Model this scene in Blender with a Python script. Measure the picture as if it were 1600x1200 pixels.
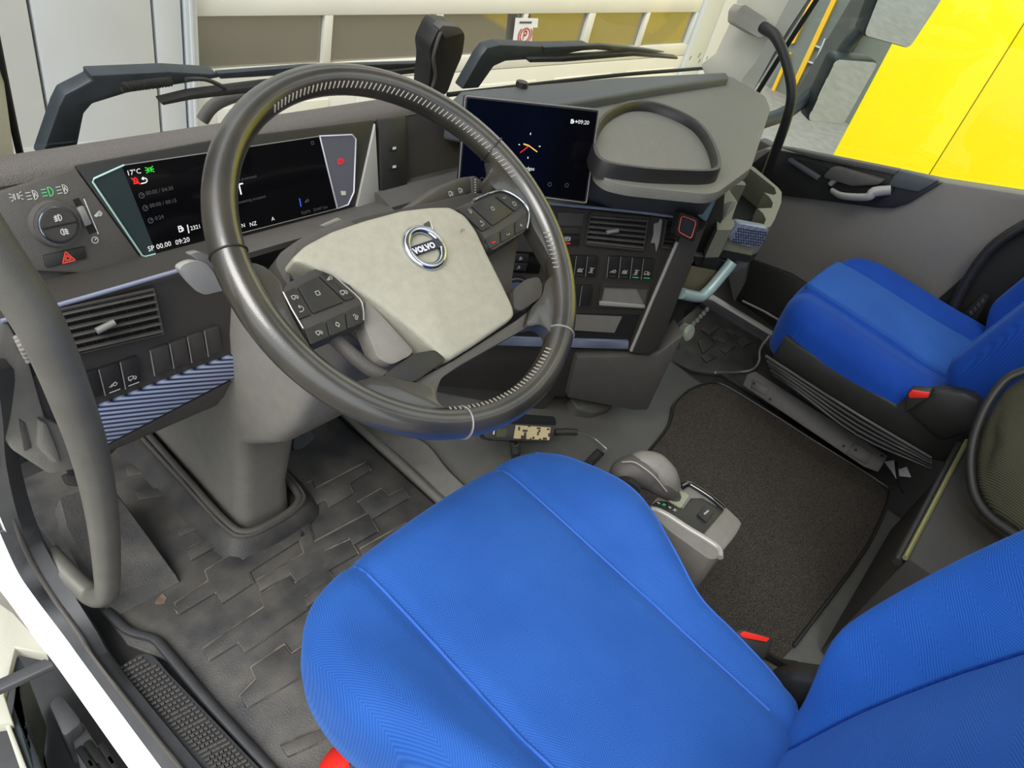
import bpy, bmesh, math, random
from mathutils import Vector, Matrix
random.seed(7)
for o in list(bpy.data.objects): bpy.data.objects.remove(o)
SC = bpy.context.scene
COL = SC.collection
V = Vector
# ------------------------------------------------------------------ camera
# world: x to the cab's passenger side, y forward, z up, metres; z = 0 is the cab floor
EYE = V((0, 0, 1.27)); FPX = 1160.0
ROT = Matrix(((0.64721501, 0.37057786, -0.66617174), (-0.72849306, 0.55805912, -0.3973259), (0.22452303, 0.74245678, 0.63114764)))
cam_d = bpy.data.cameras.new('camera'); cam = bpy.data.objects.new('camera', cam_d); COL.objects.link(cam)
cam_d.sensor_width = 36; cam_d.sensor_fit = 'HORIZONTAL'; cam_d.lens = FPX * 36 / 1600
cam_d.clip_start = 0.01; cam_d.clip_end = 200
cam.matrix_world = Matrix.Translation(EYE) @ ROT.to_4x4()
SC.camera = cam
# ------------------------------------------------------------------ light
W = bpy.data.worlds.new('sky'); SC.world = W; W.use_nodes = True
bg = W.node_tree.nodes['Background']; bg.inputs[0].default_value = (0.90, 0.96, 1.0, 1); bg.inputs[1].default_value = 1.0
sd = bpy.data.lights.new('sun', 'SUN'); sd.energy = 1.6; sd.angle = math.radians(35); sd.color = (1.0, 0.96, 0.90)
sun = bpy.data.objects.new('sun', sd); COL.objects.link(sun)
sun.rotation_euler = V((0.62, 0.10, -0.80)).to_track_quat('-Z', 'Y').to_euler()   # soft daylight falling in through the open driver's door
SC.view_settings.view_transform = 'Standard'; SC.view_settings.look = 'None'
SC.view_settings.exposure = 0.95; SC.view_settings.gamma = 1.0; SC.view_settings.use_curve_mapping = False

# ------------------------------------------------------------------ helpers
def at(px, py, x=None, y=None, z=None):
    d = ROT @ V((px - 800, 600 - py, -FPX))
    k = (x - EYE.x) / d.x if x is not None else (y - EYE.y) / d.y if y is not None else (z - EYE.z) / d.z
    return EYE + d * k
class Pl:
    def __init__(s, o, u, v):
        s.o = V(o); s.u = V(u).normalized(); v = V(v); s.v = (v - s.u * v.dot(s.u)).normalized(); s.n = s.u.cross(s.v)
    def pix(s, px, py, h=0.0):
        d = ROT @ V((px - 800, 600 - py, -FPX)); k = (s.o + s.n * h - EYE).dot(s.n) / d.dot(s.n)
        return EYE + d * k
    def poly(s, pts, h=0.0): return [s.pix(a, b, h) for a, b in pts]
    def pt(s, a, b, c=0.0): return s.o + s.u * a + s.v * b + s.n * c
    def at(s, P): s2 = Pl(P, s.u, s.v); return s2
def link(name, me, mat, parent=None, smooth=True, ang=35):
    o = bpy.data.objects.new(name, me); COL.objects.link(o)
    if mat is not None: me.materials.append(mat)
    if smooth:
        for p in me.polygons: p.use_smooth = True
        me.set_sharp_from_angle(angle=math.radians(ang))
    if parent is not None:
        o.parent = parent
        if parent.type == 'EMPTY': o.matrix_parent_inverse = Matrix.Translation(-parent.location)
    return o
def from_bm(name, bm, mat, parent=None, smooth=True, ang=35, recalc=True):
    if recalc: bmesh.ops.recalc_face_normals(bm, faces=bm.faces[:])
    me = bpy.data.meshes.new(name); bm.to_mesh(me); bm.free()
    return link(name, me, mat, parent, smooth, ang)
def tag(o, label, cat=None, group=None, kind=None):
    o['label'] = label
    if cat: o['category'] = cat
    if group: o['group'] = group
    if kind: o['kind'] = kind
    return o
def thing(name, label, cat, loc, group=None):
    o = bpy.data.objects.new(name, None); COL.objects.link(o); o.location = loc; o.empty_display_size = .05
    return tag(o, label, cat, group)
def struct(o, label, cat=None): return tag(o, label, cat, kind='structure')
def add_prism(bm, pts, vec, bevel=0, seg=2):
    n = len(pts); vec = V(vec)
    a = [bm.verts.new(p) for p in pts]; b = [bm.verts.new(V(p) + vec) for p in pts]
    fs = [bm.faces.new(a), bm.faces.new(b[::-1])]
    for i in range(n): fs.append(bm.faces.new((a[i], b[i], b[(i + 1) % n], a[(i + 1) % n])))
    if bevel:
        es = set(); [es.update(f.edges) for f in fs]
        bmesh.ops.recalc_face_normals(bm, faces=fs)
        bmesh.ops.bevel(bm, geom=list(es), offset=bevel, segments=seg, profile=.5, affect='EDGES', clamp_overlap=True)
def prism(name, pts, vec, mat, parent=None, bevel=0, seg=2):
    bm = bmesh.new(); add_prism(bm, pts, vec, bevel, seg); return from_bm(name, bm, mat, parent)
def plate(name, pl, px, mat, parent=None, h=0.0, d=0.01, bevel=0.0, seg=2):
    return prism(name, pl.poly(px, h), pl.n * -d, mat, parent, bevel, seg)
def add_box(bm, c, sx, sy, sz, ax=None, bevel=0, seg=2):
    X, Y, Z = ax if ax else (V((1, 0, 0)), V((0, 1, 0)), V((0, 0, 1))); c = V(c)
    p = [c - X * sx / 2 * a - Y * sy / 2 * b + Z * sz / 2 for a, b in ((1, 1), (-1, 1), (-1, -1), (1, -1))]
    add_prism(bm, p, Z * -sz, bevel, seg)
def box(name, c, s, mat, parent=None, ax=None, bevel=0, seg=2):
    bm = bmesh.new(); add_box(bm, c, *s, ax=ax, bevel=bevel, seg=seg); return from_bm(name, bm, mat, parent)
def catmull(pts, n, closed=False):
    pts = [V(p) for p in pts]; m = len(pts); out = []
    for i in range(m if closed else m - 1):
        if closed: a, b, c, d = pts[(i - 1) % m], pts[i], pts[(i + 1) % m], pts[(i + 2) % m]
        else:
            b, c = pts[i], pts[i + 1]; a = pts[i - 1] if i else b * 2 - c; d = pts[i + 2] if i + 2 < m else c * 2 - b
        for k in range(n):
            t = k / n; out.append(.5 * ((2 * b) + (c - a) * t + (2 * a - 5 * b + 4 * c - d) * t * t + (3 * b - a - 3 * c + d) * t ** 3))
    if not closed: out.append(pts[-1])
    return out
def add_tube(bm, pts, r, seg=10, closed=False, flat=1.0, cap=True):
    pts = [V(p) for p in pts]; n = len(pts); rings = []; up = None
    for i, p in enumerate(pts):
        t = (pts[(i + 1) % n] - pts[i - 1]) if closed else (pts[min(i + 1, n - 1)] - pts[max(i - 1, 0)])
        t.normalize()
        if up is None: up = t.orthogonal().normalized()
        up = (up - t * up.dot(t)); up = up.normalized() if up.length > 1e-6 else t.orthogonal().normalized()
        s = t.cross(up); rr = r[i] if isinstance(r, (list, tuple)) else r
        rings.append([bm.verts.new(p + (up * math.cos(2 * math.pi * k / seg) * flat + s * math.sin(2 * math.pi * k / seg)) * rr) for k in range(seg)])
    for i in range(n if closed else n - 1):
        A, B = rings[i], rings[(i + 1) % n]
        sh = 0
        if closed and i == n - 1:
            sh = min(range(seg), key=lambda q: (A[0].co - B[q].co).length)
        for k in range(seg): bm.faces.new((A[k], A[(k + 1) % seg], B[(k + 1 + sh) % seg], B[(k + sh) % seg]))
    if cap and not closed: bm.faces.new(rings[0][::-1]); bm.faces.new(rings[-1])
def tube(name, pts, r, mat, parent=None, seg=10, closed=False, n=0, flat=1.0):
    if n: 
        if isinstance(r, (list, tuple)):
            m = len(r); rr = []
            for i in range(m - 1): rr += [r[i] + (r[i + 1] - r[i]) * k / n for k in range(n)]
            r = rr + [r[-1]]
        pts = catmull(pts, n, closed)
    bm = bmesh.new(); add_tube(bm, pts, r, seg, closed, flat); return from_bm(name, bm, mat, parent, ang=60)
def loft(name, rings, mat, parent=None, cap=True, ang=35, closed=True):
    bm = bmesh.new(); R = [[bm.verts.new(p) for p in r] for r in rings]; m = len(R[0])
    for A, B in zip(R, R[1:]):
        for k in range(m if closed else m - 1): bm.faces.new((A[k], A[(k + 1) % m], B[(k + 1) % m], B[k]))
    if cap: bm.faces.new(R[0][::-1]); bm.faces.new(R[-1])
    return from_bm(name, bm, mat, parent, ang=ang)
def rounded(pts, r, n=4):
    """round the corners of a closed polygon"""
    out = []; m = len(pts); pts = [V(p) for p in pts]
    for i in range(m):
        a, b, c = pts[i - 1], pts[i], pts[(i + 1) % m]
        d1, d2 = a - b, c - b; k = min(r, d1.length * .45, d2.length * .45)
        p, q = b + d1.normalized() * k, b + d2.normalized() * k
        for j in range(n + 1):
            t = j / n; out.append(p * (1 - t) ** 2 + b * 2 * t * (1 - t) + q * t * t)
    return out
def dome(name, pts, nrm, hgt, depth, mat, parent=None, edge=.006, rings=8, ang=50):
    """a closed outline filled by a softly domed cap, with a rounded edge and side walls"""
    nrm = V(nrm); c = sum((V(p) for p in pts), V()) / len(pts); R = []
    R.append([V(p) - nrm * depth for p in pts]); R.append([V(p) - nrm * edge for p in pts])
    for j in range(1, 5):
        a = j / 4 * math.pi / 2
        R.append([V(p) + (c - V(p)).normalized() * edge * (1 - math.cos(a)) + nrm * (edge * math.sin(a) - edge) for p in pts])
    base = R[-1]
    for j in range(1, rings):
        s = 1 - j / rings; R.append([c + (p - c) * s + nrm * hgt * (1 - s * s) for p in base])
    bm = bmesh.new(); Q = [[bm.verts.new(p) for p in r] for r in R]; m = len(pts)
    for A, B in zip(Q, Q[1:]):
        for k in range(m): bm.faces.new((A[k], A[(k + 1) % m], B[(k + 1) % m], B[k]))
    bm.faces.new(Q[0][::-1]); t = bm.verts.new(c + nrm * hgt)
    for k in range(m): bm.faces.new((Q[-1][k], Q[-1][(k + 1) % m], t))
    return from_bm(name, bm, mat, parent, ang=ang)
def ring_plate(name, outer, holes, vec, mat, parent=None):
    """a plate with holes, extruded"""
    bm = bmesh.new(); es = []
    for lp in [outer] + holes:
        vs = [bm.verts.new(p) for p in lp]; es += [bm.edges.new((vs[i], vs[(i + 1) % len(vs)])) for i in range(len(vs))]
    bmesh.ops.triangle_fill(bm, edges=es, use_beauty=True, use_dissolve=False)
    g = bmesh.ops.extrude_face_region(bm, geom=bm.faces[:]); 
    bmesh.ops.translate(bm, verts=[e for e in g['geom'] if isinstance(e, bmesh.types.BMVert)], vec=V(vec))
    return from_bm(name, bm, mat, parent)
def cushion(name, outline, f, T, mat, parent, r=.04, deep=.12, N=150, inner=44, flare=0.0):
    """soft cushion: outline (a,b) list, f(a,b)->height, T maps (a,b,c) to the world"""
    o = catmull([V((a, b, 0)) for a, b in outline], 12, True)
    L = [0]; m = len(o)
    for i in range(m): L.append(L[-1] + (o[(i + 1) % m] - o[i]).length)
    P = []; j = 0
    for k in range(N):
        s = L[-1] * k / N
        while L[j + 1] < s: j += 1
        t = (s - L[j]) / max(1e-9, L[j + 1] - L[j]); P.append(o[j].lerp(o[(j + 1) % m], t))
    c = sum(P, V()) / N; R = []
    def ring(inset, dz):
        out = []
        for p in P:
            q = p + (c - p).normalized() * inset; out.append((q.x, q.y, f(q.x, q.y) + dz))
        return out
    R.append(ring(.03 - flare, -deep)); R.append(ring(.006 - flare, -deep + .02)); R.append(ring(0 - flare * .5, -r - (deep - r) * .4)); R.append(ring(0, -r))
    for j in range(1, 8):
        a = j / 7 * math.pi / 2; R.append(ring(r * (1 - math.cos(a)), r * math.sin(a) - r))
    ro = ring(r, 0); 
    for j in range(1, inner):
        s = 1 - (j / inner); row = []
        for p in ro:
            q = c + (V((p[0], p[1], 0)) - c) * s; row.append((q.x, q.y, f(q.x, q.y)))
        R.append(row)
    bm = bmesh.new(); Q = [[bm.verts.new(T(*p)) for p in rr] for rr in R]
    for A, B in zip(Q, Q[1:]):
        for k in range(N): bm.faces.new((A[k], A[(k + 1) % N], B[(k + 1) % N], B[k]))
    bm.faces.new(Q[0][::-1]); t = bm.verts.new(T(c.x, c.y, f(c.x, c.y)))
    for k in range(N): bm.faces.new((Q[-1][k], Q[-1][(k + 1) % N], t))
    return from_bm(name, bm, mat, parent, ang=80)
def strokes(name, pl, lines, w, mat, parent=None, h=.0006):
    """thin printed strokes: polylines of 3-D points lying on the plane"""
    bm = bmesh.new()
    for L in lines:
        for a, b in zip(L, L[1:]):
            d = (b - a)
            if d.length < 1e-7: continue
            d.normalize(); s = pl.n.cross(d) * w / 2; e = d * w * .3; k = pl.n * h
            q = [bm.verts.new(p + k) for p in (a - e - s, b + e - s, b + e + s, a - e + s)]
            bm.faces.new(q)
    return from_bm(name, bm, mat, parent, smooth=False, recalc=False)
def arc(cx, cy, r, a0, a1, n=10, ry=None):
    ry = ry or r
    return [(cx + r * math.cos(math.radians(a0 + (a1 - a0) * i / n)), cy + ry * math.sin(math.radians(a0 + (a1 - a0) * i / n))) for i in range(n + 1)]
GL = {  # printed pictograms, unit square strokes
 'beam': [arc(.1, 0, .38, -90, 90, 8, .42) , [(.1, .42), (.1, -.42)], [(-.1, .3), (-.5, .3)], [(-.1, 0), (-.5, 0)], [(-.1, -.3), (-.5, -.3)]],
 'beamA': [arc(.1, 0, .38, -90, 90, 8, .42), [(.1, .42), (.1, -.42)], [(-.1, .3), (-.5, .3)], [(-.1, 0), (-.5, 0)], [(-.1, -.3), (-.5, -.3)], [(.15, -.2), (.25, .2), (.38, -.2)]],
 'park': [arc(-.12, 0, .14, 90, 270, 6, .25), [(-.12, .25), (-.12, -.25)], arc(.12, 0, .14, -90, 90, 6, .25), [(.12, .25), (.12, -.25)], [(-.35, .25), (-.5, .35)], [(-.35, 0), (-.55, 0)], [(-.35, -.25), (-.5, -.35)], [(.35, .25), (.5, .35)], [(.35, 0), (.55, 0)], [(.35, -.25), (.5, -.35)]],
 'fog': [arc(.1, 0, .35, -90, 90, 8, .4), [(.1, .4), (.1, -.4)], [(-.05, .25), (-.45, .15)], [(-.05, 0), (-.45, -.1)], [(-.05, -.25), (-.45, -.35)], [(-.25, .35), (-.25, -.4)]],
 'fogr': [arc(-.1, 0, .35, 90, 270, 8, .4), [(-.1, .4), (-.1, -.4)], [(.05, .25), (.45, .15)], [(.05, 0), (.45, -.1)], [(.05, -.25), (.45, -.35)], [(.25, .35), (.25, -.4)]],
 'tri': [[(-.5, -.38), (.5, -.38), (0, .5), (-.5, -.38)], [(-.24, -.22), (.24, -.22), (0, .2), (-.24, -.22)]],
 'circ': [arc(0, 0, .4, 0, 360, 14), [(0, 0), (.2, .15)]],
 'ring': [arc(0, 0, .4, 0, 360, 14)],
 'P': [arc(0, 0, .36, 0, 360, 14), [(-.1, -.2), (-.1, .2)], arc(-.02, .1, .12, 90, -90, 6), [(-.1, .21), (0, .21)], [(-.1, 0), (0, 0)], arc(0, 0, .5, 140, 220, 5), arc(0, 0, .5, -40, 40, 5)],
 'truck': [[(-.5, -.2), (-.5, .25), (.05, .25), (.05, -.2), (-.5, -.2)], [(.1, .1), (.3, .1), (.45, -.05), (.45, -.2), (.1, -.2), (.1, .1)], arc(-.3, -.28, .09, 0, 360, 7), arc(.28, -.28, .09, 0, 360, 7)],
 'lock': [[(-.4, .0), (-.1, .3), (.1, 0), (.4, .3)], [(-.4, -.3), (.4, -.3)], arc(-.2, -.1, .15, 0, 360, 8), arc(.2, -.1, .15, 0, 360, 8)],
 'wheel': [[(-.35, .4), (.35, .4)], [(-.35, -.4), (.35, -.4)], [(0, .4), (0, -.4)], arc(0, 0, .2, 0, 360, 8)],
 'fan': [arc(.0, .22, .2, -90, 180, 6), arc(.0, -.22, .2, 90, 360, 6), arc(.25, 0, .18, 180, 400, 6)],
 'phone': [arc(0, .3, .5, 215, 325, 7), [(-.42, .02), (-.34, -.14)], [(.42, .02), (.34, -.14)]],
 'back': [arc(0, 0, .3, -90, 120, 8), [(-.15, .26), (.0, .42)], [(-.15, .26), (.0, .12)], [(0, -.3), (-.35, -.3)]],
 'plus': [[(-.3, 0), (.3, 0)], [(0, -.3), (0, .3)]], 'minus': [[(-.3, 0), (.3, 0)]],
 'diamond': [[(-.3, 0), (0, .4), (.3, 0), (0, -.4), (-.3, 0)]],
 'sq': [[(-.3, -.3), (.3, -.3), (.3, .3), (-.3, .3), (-.3, -.3)]],
 'bell': [[(-.35, -.3), (.35, -.3)], [(-.25, -.28), (-.2, .2), (0, .4), (.2, .2), (.25, -.28)], [(-.45, .4), (.45, -.5)]],
 'pump': [[(-.3, -.4), (.15, -.4), (.15, .4), (-.3, .4), (-.3, -.4)], [(-.2, .1), (.05, .1)], [(.15, .2), (.35, .1), (.35, -.3), (.22, -.3)]],
 'can': [[(-.5, -.2), (.1, .2), (.5, .0)], [(-.3, -.3), (.3, .3)], arc(.2, -.05, .22, 0, 360, 8)],
}
def icon(name, pl, px, size, kind, mat, parent, w=.0011, h=.0008, base=0.0, sx=1.0):
    c = pl.pix(px[0], px[1], base)
    L = [[c + pl.u * a * size * sx + pl.v * b * size for a, b in ln] for ln in GL[kind]]
    return strokes(name, pl, L, w, mat, parent, h)
def text(name, s, pl, px, hgt, mat, parent, base=0.0, h=.0008, align='CENTER', ext=0.0, bold=0.0, stretch=1.0):
    cu = bpy.data.curves.new('lettering', 'FONT'); cu.body = s; cu.size = hgt / .7; cu.align_x = align; cu.align_y = 'CENTER'; cu.extrude = ext; cu.offset = bold
    cu.resolution_u = 2
    t = bpy.data.objects.new('tmp', cu); COL.objects.link(t); bpy.context.view_layer.update()
    me = bpy.data.meshes.new_from_object(t.evaluated_get(bpy.context.evaluated_depsgraph_get()))
    bpy.data.objects.remove(t); bpy.data.curves.remove(cu)
    c = pl.pix(px[0], px[1], base) + pl.n * h
    for v in me.vertices: p = v.co.copy(); v.co = c + pl.u * p.x * stretch + pl.v * p.y + pl.n * p.z
    me.materials.clear(); return link(name, me, mat, parent, smooth=False)
# ------------------------------------------------------------------ materials
def lin(c): return tuple((v / 255 / 12.92 if v / 255 <= .04045 else ((v / 255 + .055) / 1.055) ** 2.4) for v in c)
def mat(name, c, rough=.6, metal=0.0, noise=0.0, nscale=60, bump=0.0, bscale=600, c2=None, spec=.5, coat=0.0, emit=0.0, detail=4, sheen=0.0):
    m = bpy.data.materials.new(name); m.use_nodes = True; nt = m.node_tree; b = nt.nodes['Principled BSDF']
    c = lin(c) + (1,); b.inputs['Base Color'].default_value = c; b.inputs['Roughness'].default_value = rough; b.inputs['Metallic'].default_value = metal
    b.inputs['Specular IOR Level'].default_value = spec; b.inputs['Coat Weight'].default_value = coat; b.inputs['Sheen Weight'].default_value = sheen
    tc = nt.nodes.new('ShaderNodeTexCoord')
    if emit: b.inputs['Emission Color'].default_value = c; b.inputs['Emission Strength'].default_value = emit
    if noise or c2:
        n = nt.nodes.new('ShaderNodeTexNoise'); n.inputs['Scale'].default_value = nscale; n.inputs['Detail'].default_value = detail
        nt.links.new(tc.outputs['Object'], n.inputs['Vector'])
        r = nt.nodes.new('ShaderNodeValToRGB'); r.color_ramp.elements[0].position = .35; r.color_ramp.elements[1].position = .68
        k = lin(c2) + (1,) if c2 else tuple(min(1, v * (1 + noise)) for v in c[:3]) + (1,)
        r.color_ramp.elements[0].color = c if c2 else tuple(v * (1 - noise) for v in c[:3]) + (1,); r.color_ramp.elements[1].color = k
        nt.links.new(n.outputs['Fac'], r.inputs['Fac']); nt.links.new(r.outputs['Color'], b.inputs['Base Color'])
    if bump:
        n2 = nt.nodes.new('ShaderNodeTexNoise'); n2.inputs['Scale'].default_value = bscale; n2.inputs['Detail'].default_value = 2
        nt.links.new(tc.outputs['Object'], n2.inputs['Vector'])
        bp = nt.nodes.new('ShaderNodeBump'); bp.inputs['Strength'].default_value = bump; bp.inputs['Distance'].default_value = .002
        nt.links.new(n2.outputs['Fac'], bp.inputs['Height']); nt.links.new(bp.outputs['Normal'], b.inputs['Normal'])
    return m
def fabric(name, c1, c2, period=.0030, band=.030, ax='XY', strength=.22, worn=0.0):
    """herringbone weave"""
    m = bpy.data.materials.new(name); m.use_nodes = True; nt = m.node_tree; b = nt.nodes['Principled BSDF']; N = nt.nodes.new; K = nt.links.new
    b.inputs['Roughness'].default_value = .8; b.inputs['Sheen Weight'].default_value = .25; b.inputs['Sheen Tint'].default_value = lin((120, 170, 255)) + (1,); b.inputs['Specular IOR Level'].default_value = .25
    tc = N('ShaderNodeTexCoord'); sp = N('ShaderNodeSeparateXYZ'); K(tc.outputs['Object'], sp.inputs[0])
    def mth(op, a, bb=None):
        q = N('ShaderNodeMath'); q.operation = op
        for i, v in enumerate((a, bb)):
            if v is None: continue
            if isinstance(v, (int, float)): q.inputs[i].default_value = v
            else: K(v, q.inputs[i])
        return q.outputs[0]
    A = sp.outputs[ax[0]]; B = sp.outputs[ax[1]]
    ph = mth('ADD', mth('MULTIPLY', B, .55), mth('PINGPONG', A, band))
    s = mth('SINE', mth('MULTIPLY', ph, 2 * math.pi / period)); f = mth('ADD', mth('MULTIPLY', s, .5), .5)
    n = N('ShaderNodeTexNoise'); n.inputs['Scale'].default_value = 9; K(tc.outputs['Object'], n.inputs['Vector'])
    n3 = N('ShaderNodeTexNoise'); n3.inputs['Scale'].default_value = 900; K(tc.outputs['Object'], n3.inputs['Vector'])
    mx = N('ShaderNodeMix'); mx.data_type = 'RGBA'; mx.inputs[6].default_value = lin(c1) + (1,); mx.inputs[7].default_value = lin(c2) + (1,)
    K(mth('ADD', mth('MULTIPLY', f, .40), mth('ADD', mth('MULTIPLY', n.outputs['Fac'], .5), mth('MULTIPLY', n3.outputs['Fac'], .2))), mx.inputs[0])
    K(mx.outputs[2], b.inputs['Base Color'])
    bp = N('ShaderNodeBump'); bp.inputs['Strength'].default_value = strength; bp.inputs['Distance'].default_value = .0012; K(f, bp.inputs['Height']); K(bp.outputs[0], b.inputs['Normal'])
    return m
def wavemat(name, c1, c2, scale, rough=.35, metal=.6, dirn=(1, 1, 0), hexa=False, sharp=False):
    m = bpy.data.materials.new(name); m.use_nodes = True; nt = m.node_tree; b = nt.nodes['Principled BSDF']; N = nt.nodes.new; K = nt.links.new
    b.inputs['Roughness'].default_value = rough; b.inputs['Metallic'].default_value = metal
    tc = N('ShaderNodeTexCoord'); mp = N('ShaderNodeMapping'); K(tc.outputs['Object'], mp.inputs[0]); mp.inputs['Rotation'].default_value = dirn
    if hexa:
        w = N('ShaderNodeTexVoronoi'); w.inputs['Scale'].default_value = scale; w.inputs['Randomness'].default_value = 0.0; out = w.outputs['Distance']
    else:
        w = N('ShaderNodeTexWave'); w.inputs['Scale'].default_value = scale; w.inputs['Distortion'].default_value = 0; out = w.outputs['Fac']
    K(mp.outputs[0], w.inputs['Vector'])
    r = N('ShaderNodeValToRGB'); r.color_ramp.elements[0].color = lin(c1) + (1,); r.color_ramp.elements[1].color = lin(c2) + (1,)
    if sharp: r.color_ramp.elements[0].position = .35; r.color_ramp.elements[1].position = .6
    K(out, r.inputs['Fac']); K(r.outputs['Color'], b.inputs['Base Color'])
    bp = N('ShaderNodeBump'); bp.inputs['Strength'].default_value = .4; bp.inputs['Distance'].default_value = .001; K(out, bp.inputs['Height']); K(bp.outputs[0], b.inputs['Normal'])
    return m
def glassmat(name, tint=(235, 245, 240), refl=.06):
    m = bpy.data.materials.new(name); m.use_nodes = True; nt = m.node_tree; N = nt.nodes.new; K = nt.links.new
    nt.nodes.remove(nt.nodes['Principled BSDF']); out = nt.nodes['Material Output']
    t = N('ShaderNodeBsdfTransparent'); t.inputs[0].default_value = lin(tint) + (1,); g = N('ShaderNodeBsdfGlossy'); g.inputs['Roughness'].default_value = .02
    mx = N('ShaderNodeMixShader'); mx.inputs[0].default_value = refl; K(t.outputs[0], mx.inputs[1]); K(g.outputs[0], mx.inputs[2]); K(mx.outputs[0], out.inputs[0])
    return m
M = {}
M['dash'] = mat('dash_plastic', (80, 77, 74), .55, noise=.06, nscale=40, bump=.35, bscale=900)
M['soft'] = mat('soft_dash_skin', (92, 87, 84), .62, noise=.16, nscale=700, bump=.6, bscale=700)
M['top'] = mat('dash_top_grey', (122, 120, 112), .6, noise=.10, nscale=600, bump=.4, bscale=800)
M['ledge'] = mat('blue_grey_plastic', (78, 82, 86), .5, bump=.25, bscale=900)
M['black'] = mat('black_plastic', (38, 37, 36), .42, bump=.2, bscale=1200)
M['panel'] = mat('charcoal_panel', (58, 55, 52), .45, bump=.25, bscale=1200)
M['deep'] = mat('matt_black', (16, 16, 16), .8)
M['grey'] = mat('warm_grey_plastic', (120, 117, 111), .5, noise=.05, nscale=50, bump=.3, bscale=800)
M['cover'] = mat('light_grey_cover', (160, 157, 142), .55, noise=.05, nscale=90, bump=.45, bscale=1100)
M['satin'] = mat('satin_grey', (140, 138, 136), .35, metal=.3)
M['chrome'] = mat('chrome', (205, 208, 215), .15, metal=1)
M['bright'] = mat('bluish_silver_strip', (140, 146, 166), .35, metal=.3)
M['rubber'] = mat('black_rubber', (46, 46, 46), .65, bump=.3, bscale=500)
M['leather'] = mat('worn_leather', (40, 38, 35), .30, nscale=14, bump=.10, bscale=900, c2=(60, 56, 49), spec=.9, coat=.35, detail=8)
M['thread'] = mat('grey_thread', (165, 158, 145), .8)
M['glow_w'] = mat('white_print', (205, 205, 202), .6)
M['glow_g'] = mat('green_print', (70, 215, 120), .6, emit=.15)
M['signred'] = mat('faded_red_print', (196, 92, 74), .7)
M['glow_r'] = mat('red_print', (205, 66, 54), .6, emit=.08)
M['dim'] = mat('dim_screen_grey', (70, 72, 74), .6, emit=.06)
M['scr_w'] = mat('screen_white', (215, 215, 215), .6, emit=.25)
M['scr_r'] = mat('screen_red', (220, 30, 35), .6, emit=.3)
M['scr_g'] = mat('screen_green', (40, 190, 50), .6, emit=.25)
M['scr_b'] = mat('screen_blue', (60, 90, 220), .6, emit=.3)
M['scr_y'] = mat('screen_amber', (230, 180, 90), .6, emit=.3)
M['screen'] = mat('black_glass', (9, 9, 12), .12, spec=.5, coat=.3)
M['wing'] = mat('dark_teal_glass', (44, 54, 56), .2)
M['wing2'] = mat('violet_grey_glass', (96, 95, 104), .25)
M['teal'] = mat('pale_teal_edge', (150, 182, 178), .3)
M['pale'] = mat('pale_edge', (200, 200, 210), .3)
M['silverp'] = mat('silver_plastic', (165, 163, 158), .4, metal=.2)
M['white'] = mat('white_paint', (236, 236, 232), .3, coat=.4)
M['cream'] = mat('cream_trim', (196, 194, 180), .6, bump=.2)
M['seal'] = mat('sill_plastic', (66, 67, 70), .45, bump=.25, bscale=900, noise=.1, nscale=30)
M['gtube'] = mat('grey_handle_rubber', (100, 98, 92), .42, noise=.08, nscale=25, bump=.15, bscale=900)
M['hex'] = wavemat('blue_hex_trim', (56, 64, 90), (160, 170, 192), 300, .35, .2, (0, 0, .6), hexa=True)
M['stripe'] = wavemat('blue_ribbed_trim', (24, 30, 58), (176, 188, 220), 46, .35, .2, (0, 1.22, .0))
M['blue'] = fabric('blue_seat_fabric', (10, 56, 134), (46, 100, 180))
M['blueb'] = fabric('blue_back_fabric', (6, 58, 145), (42, 108, 204), ax='ZX')
M['blues'] = fabric('blue_side_fabric', (4, 44, 128), (16, 74, 172))
M['bluep'] = mat('blue_piping', (44, 96, 184), .8)
M['iconp'] = mat('grey_print', (150, 148, 142), .6)
M['red'] = mat('red_plastic', (225, 42, 32), .4)
M['rim_red'] = mat('red_rubber_ring', (205, 92, 84), .5)
M['yellow'] = mat('yellow_panel', (255, 228, 0), .45, noise=.02, nscale=2)
M['paper'] = mat('paper', (225, 224, 228), .8)
M['mat'] = mat('dusty_rubber_mat', (58, 58, 60), .5, c2=(92, 89, 85), nscale=14, bump=.35, bscale=350, detail=9)
M['matd'] = mat('dark_rubber_mat', (44, 44, 46), .5, c2=(66, 64, 61), nscale=22, bump=.3, bscale=400, detail=8)
M['edge'] = mat('dusty_lit_edge', (72, 70, 68), .8, c2=(138, 128, 116), nscale=22, detail=6)  # sandy dust on the tile edges, with the light they catch painted in
M['dust'] = mat('sandy_dust', (128, 108, 90), .9, noise=.2, nscale=80)
M['carpet'] = mat('black_carpet', (36, 33, 31), .95, c2=(96, 90, 83), nscale=520, bump=1.0, bscale=500, spec=.1)
M['tunnel'] = mat('tunnel_plastic', (92, 91, 87), .42, noise=.08, nscale=20, bump=.5, bscale=700)
M['door'] = mat('door_card', (116, 113, 108), .6, noise=.06, nscale=300, bump=.3, bscale=800)
M['wallw'] = mat('white_sandwich_panel', (204, 207, 210), .5, noise=.02, nscale=6)
M['doorw'] = mat('white_door_paint', (214, 212, 202), .45, noise=.02, nscale=5)
M['frame'] = mat('aluminium_frame', (196, 202, 206), .4)
M['wglass'] = mat('dark_window_glass', (150, 146, 134), .05, metal=.6)
M['blueblack'] = mat('weathered_black', (46, 54, 60), .5, noise=.15, nscale=30)
M['asph'] = mat('grey_paving', (128, 124, 118), .9, noise=.12, nscale=9, detail=8)
M['bgrey'] = mat('grey_facade', (108, 114, 112), .6)
M['bdark'] = mat('dark_facade', (66, 68, 68), .6)
M['ystrip'] = mat('yellow_strip', (232, 182, 40), .5)
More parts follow.
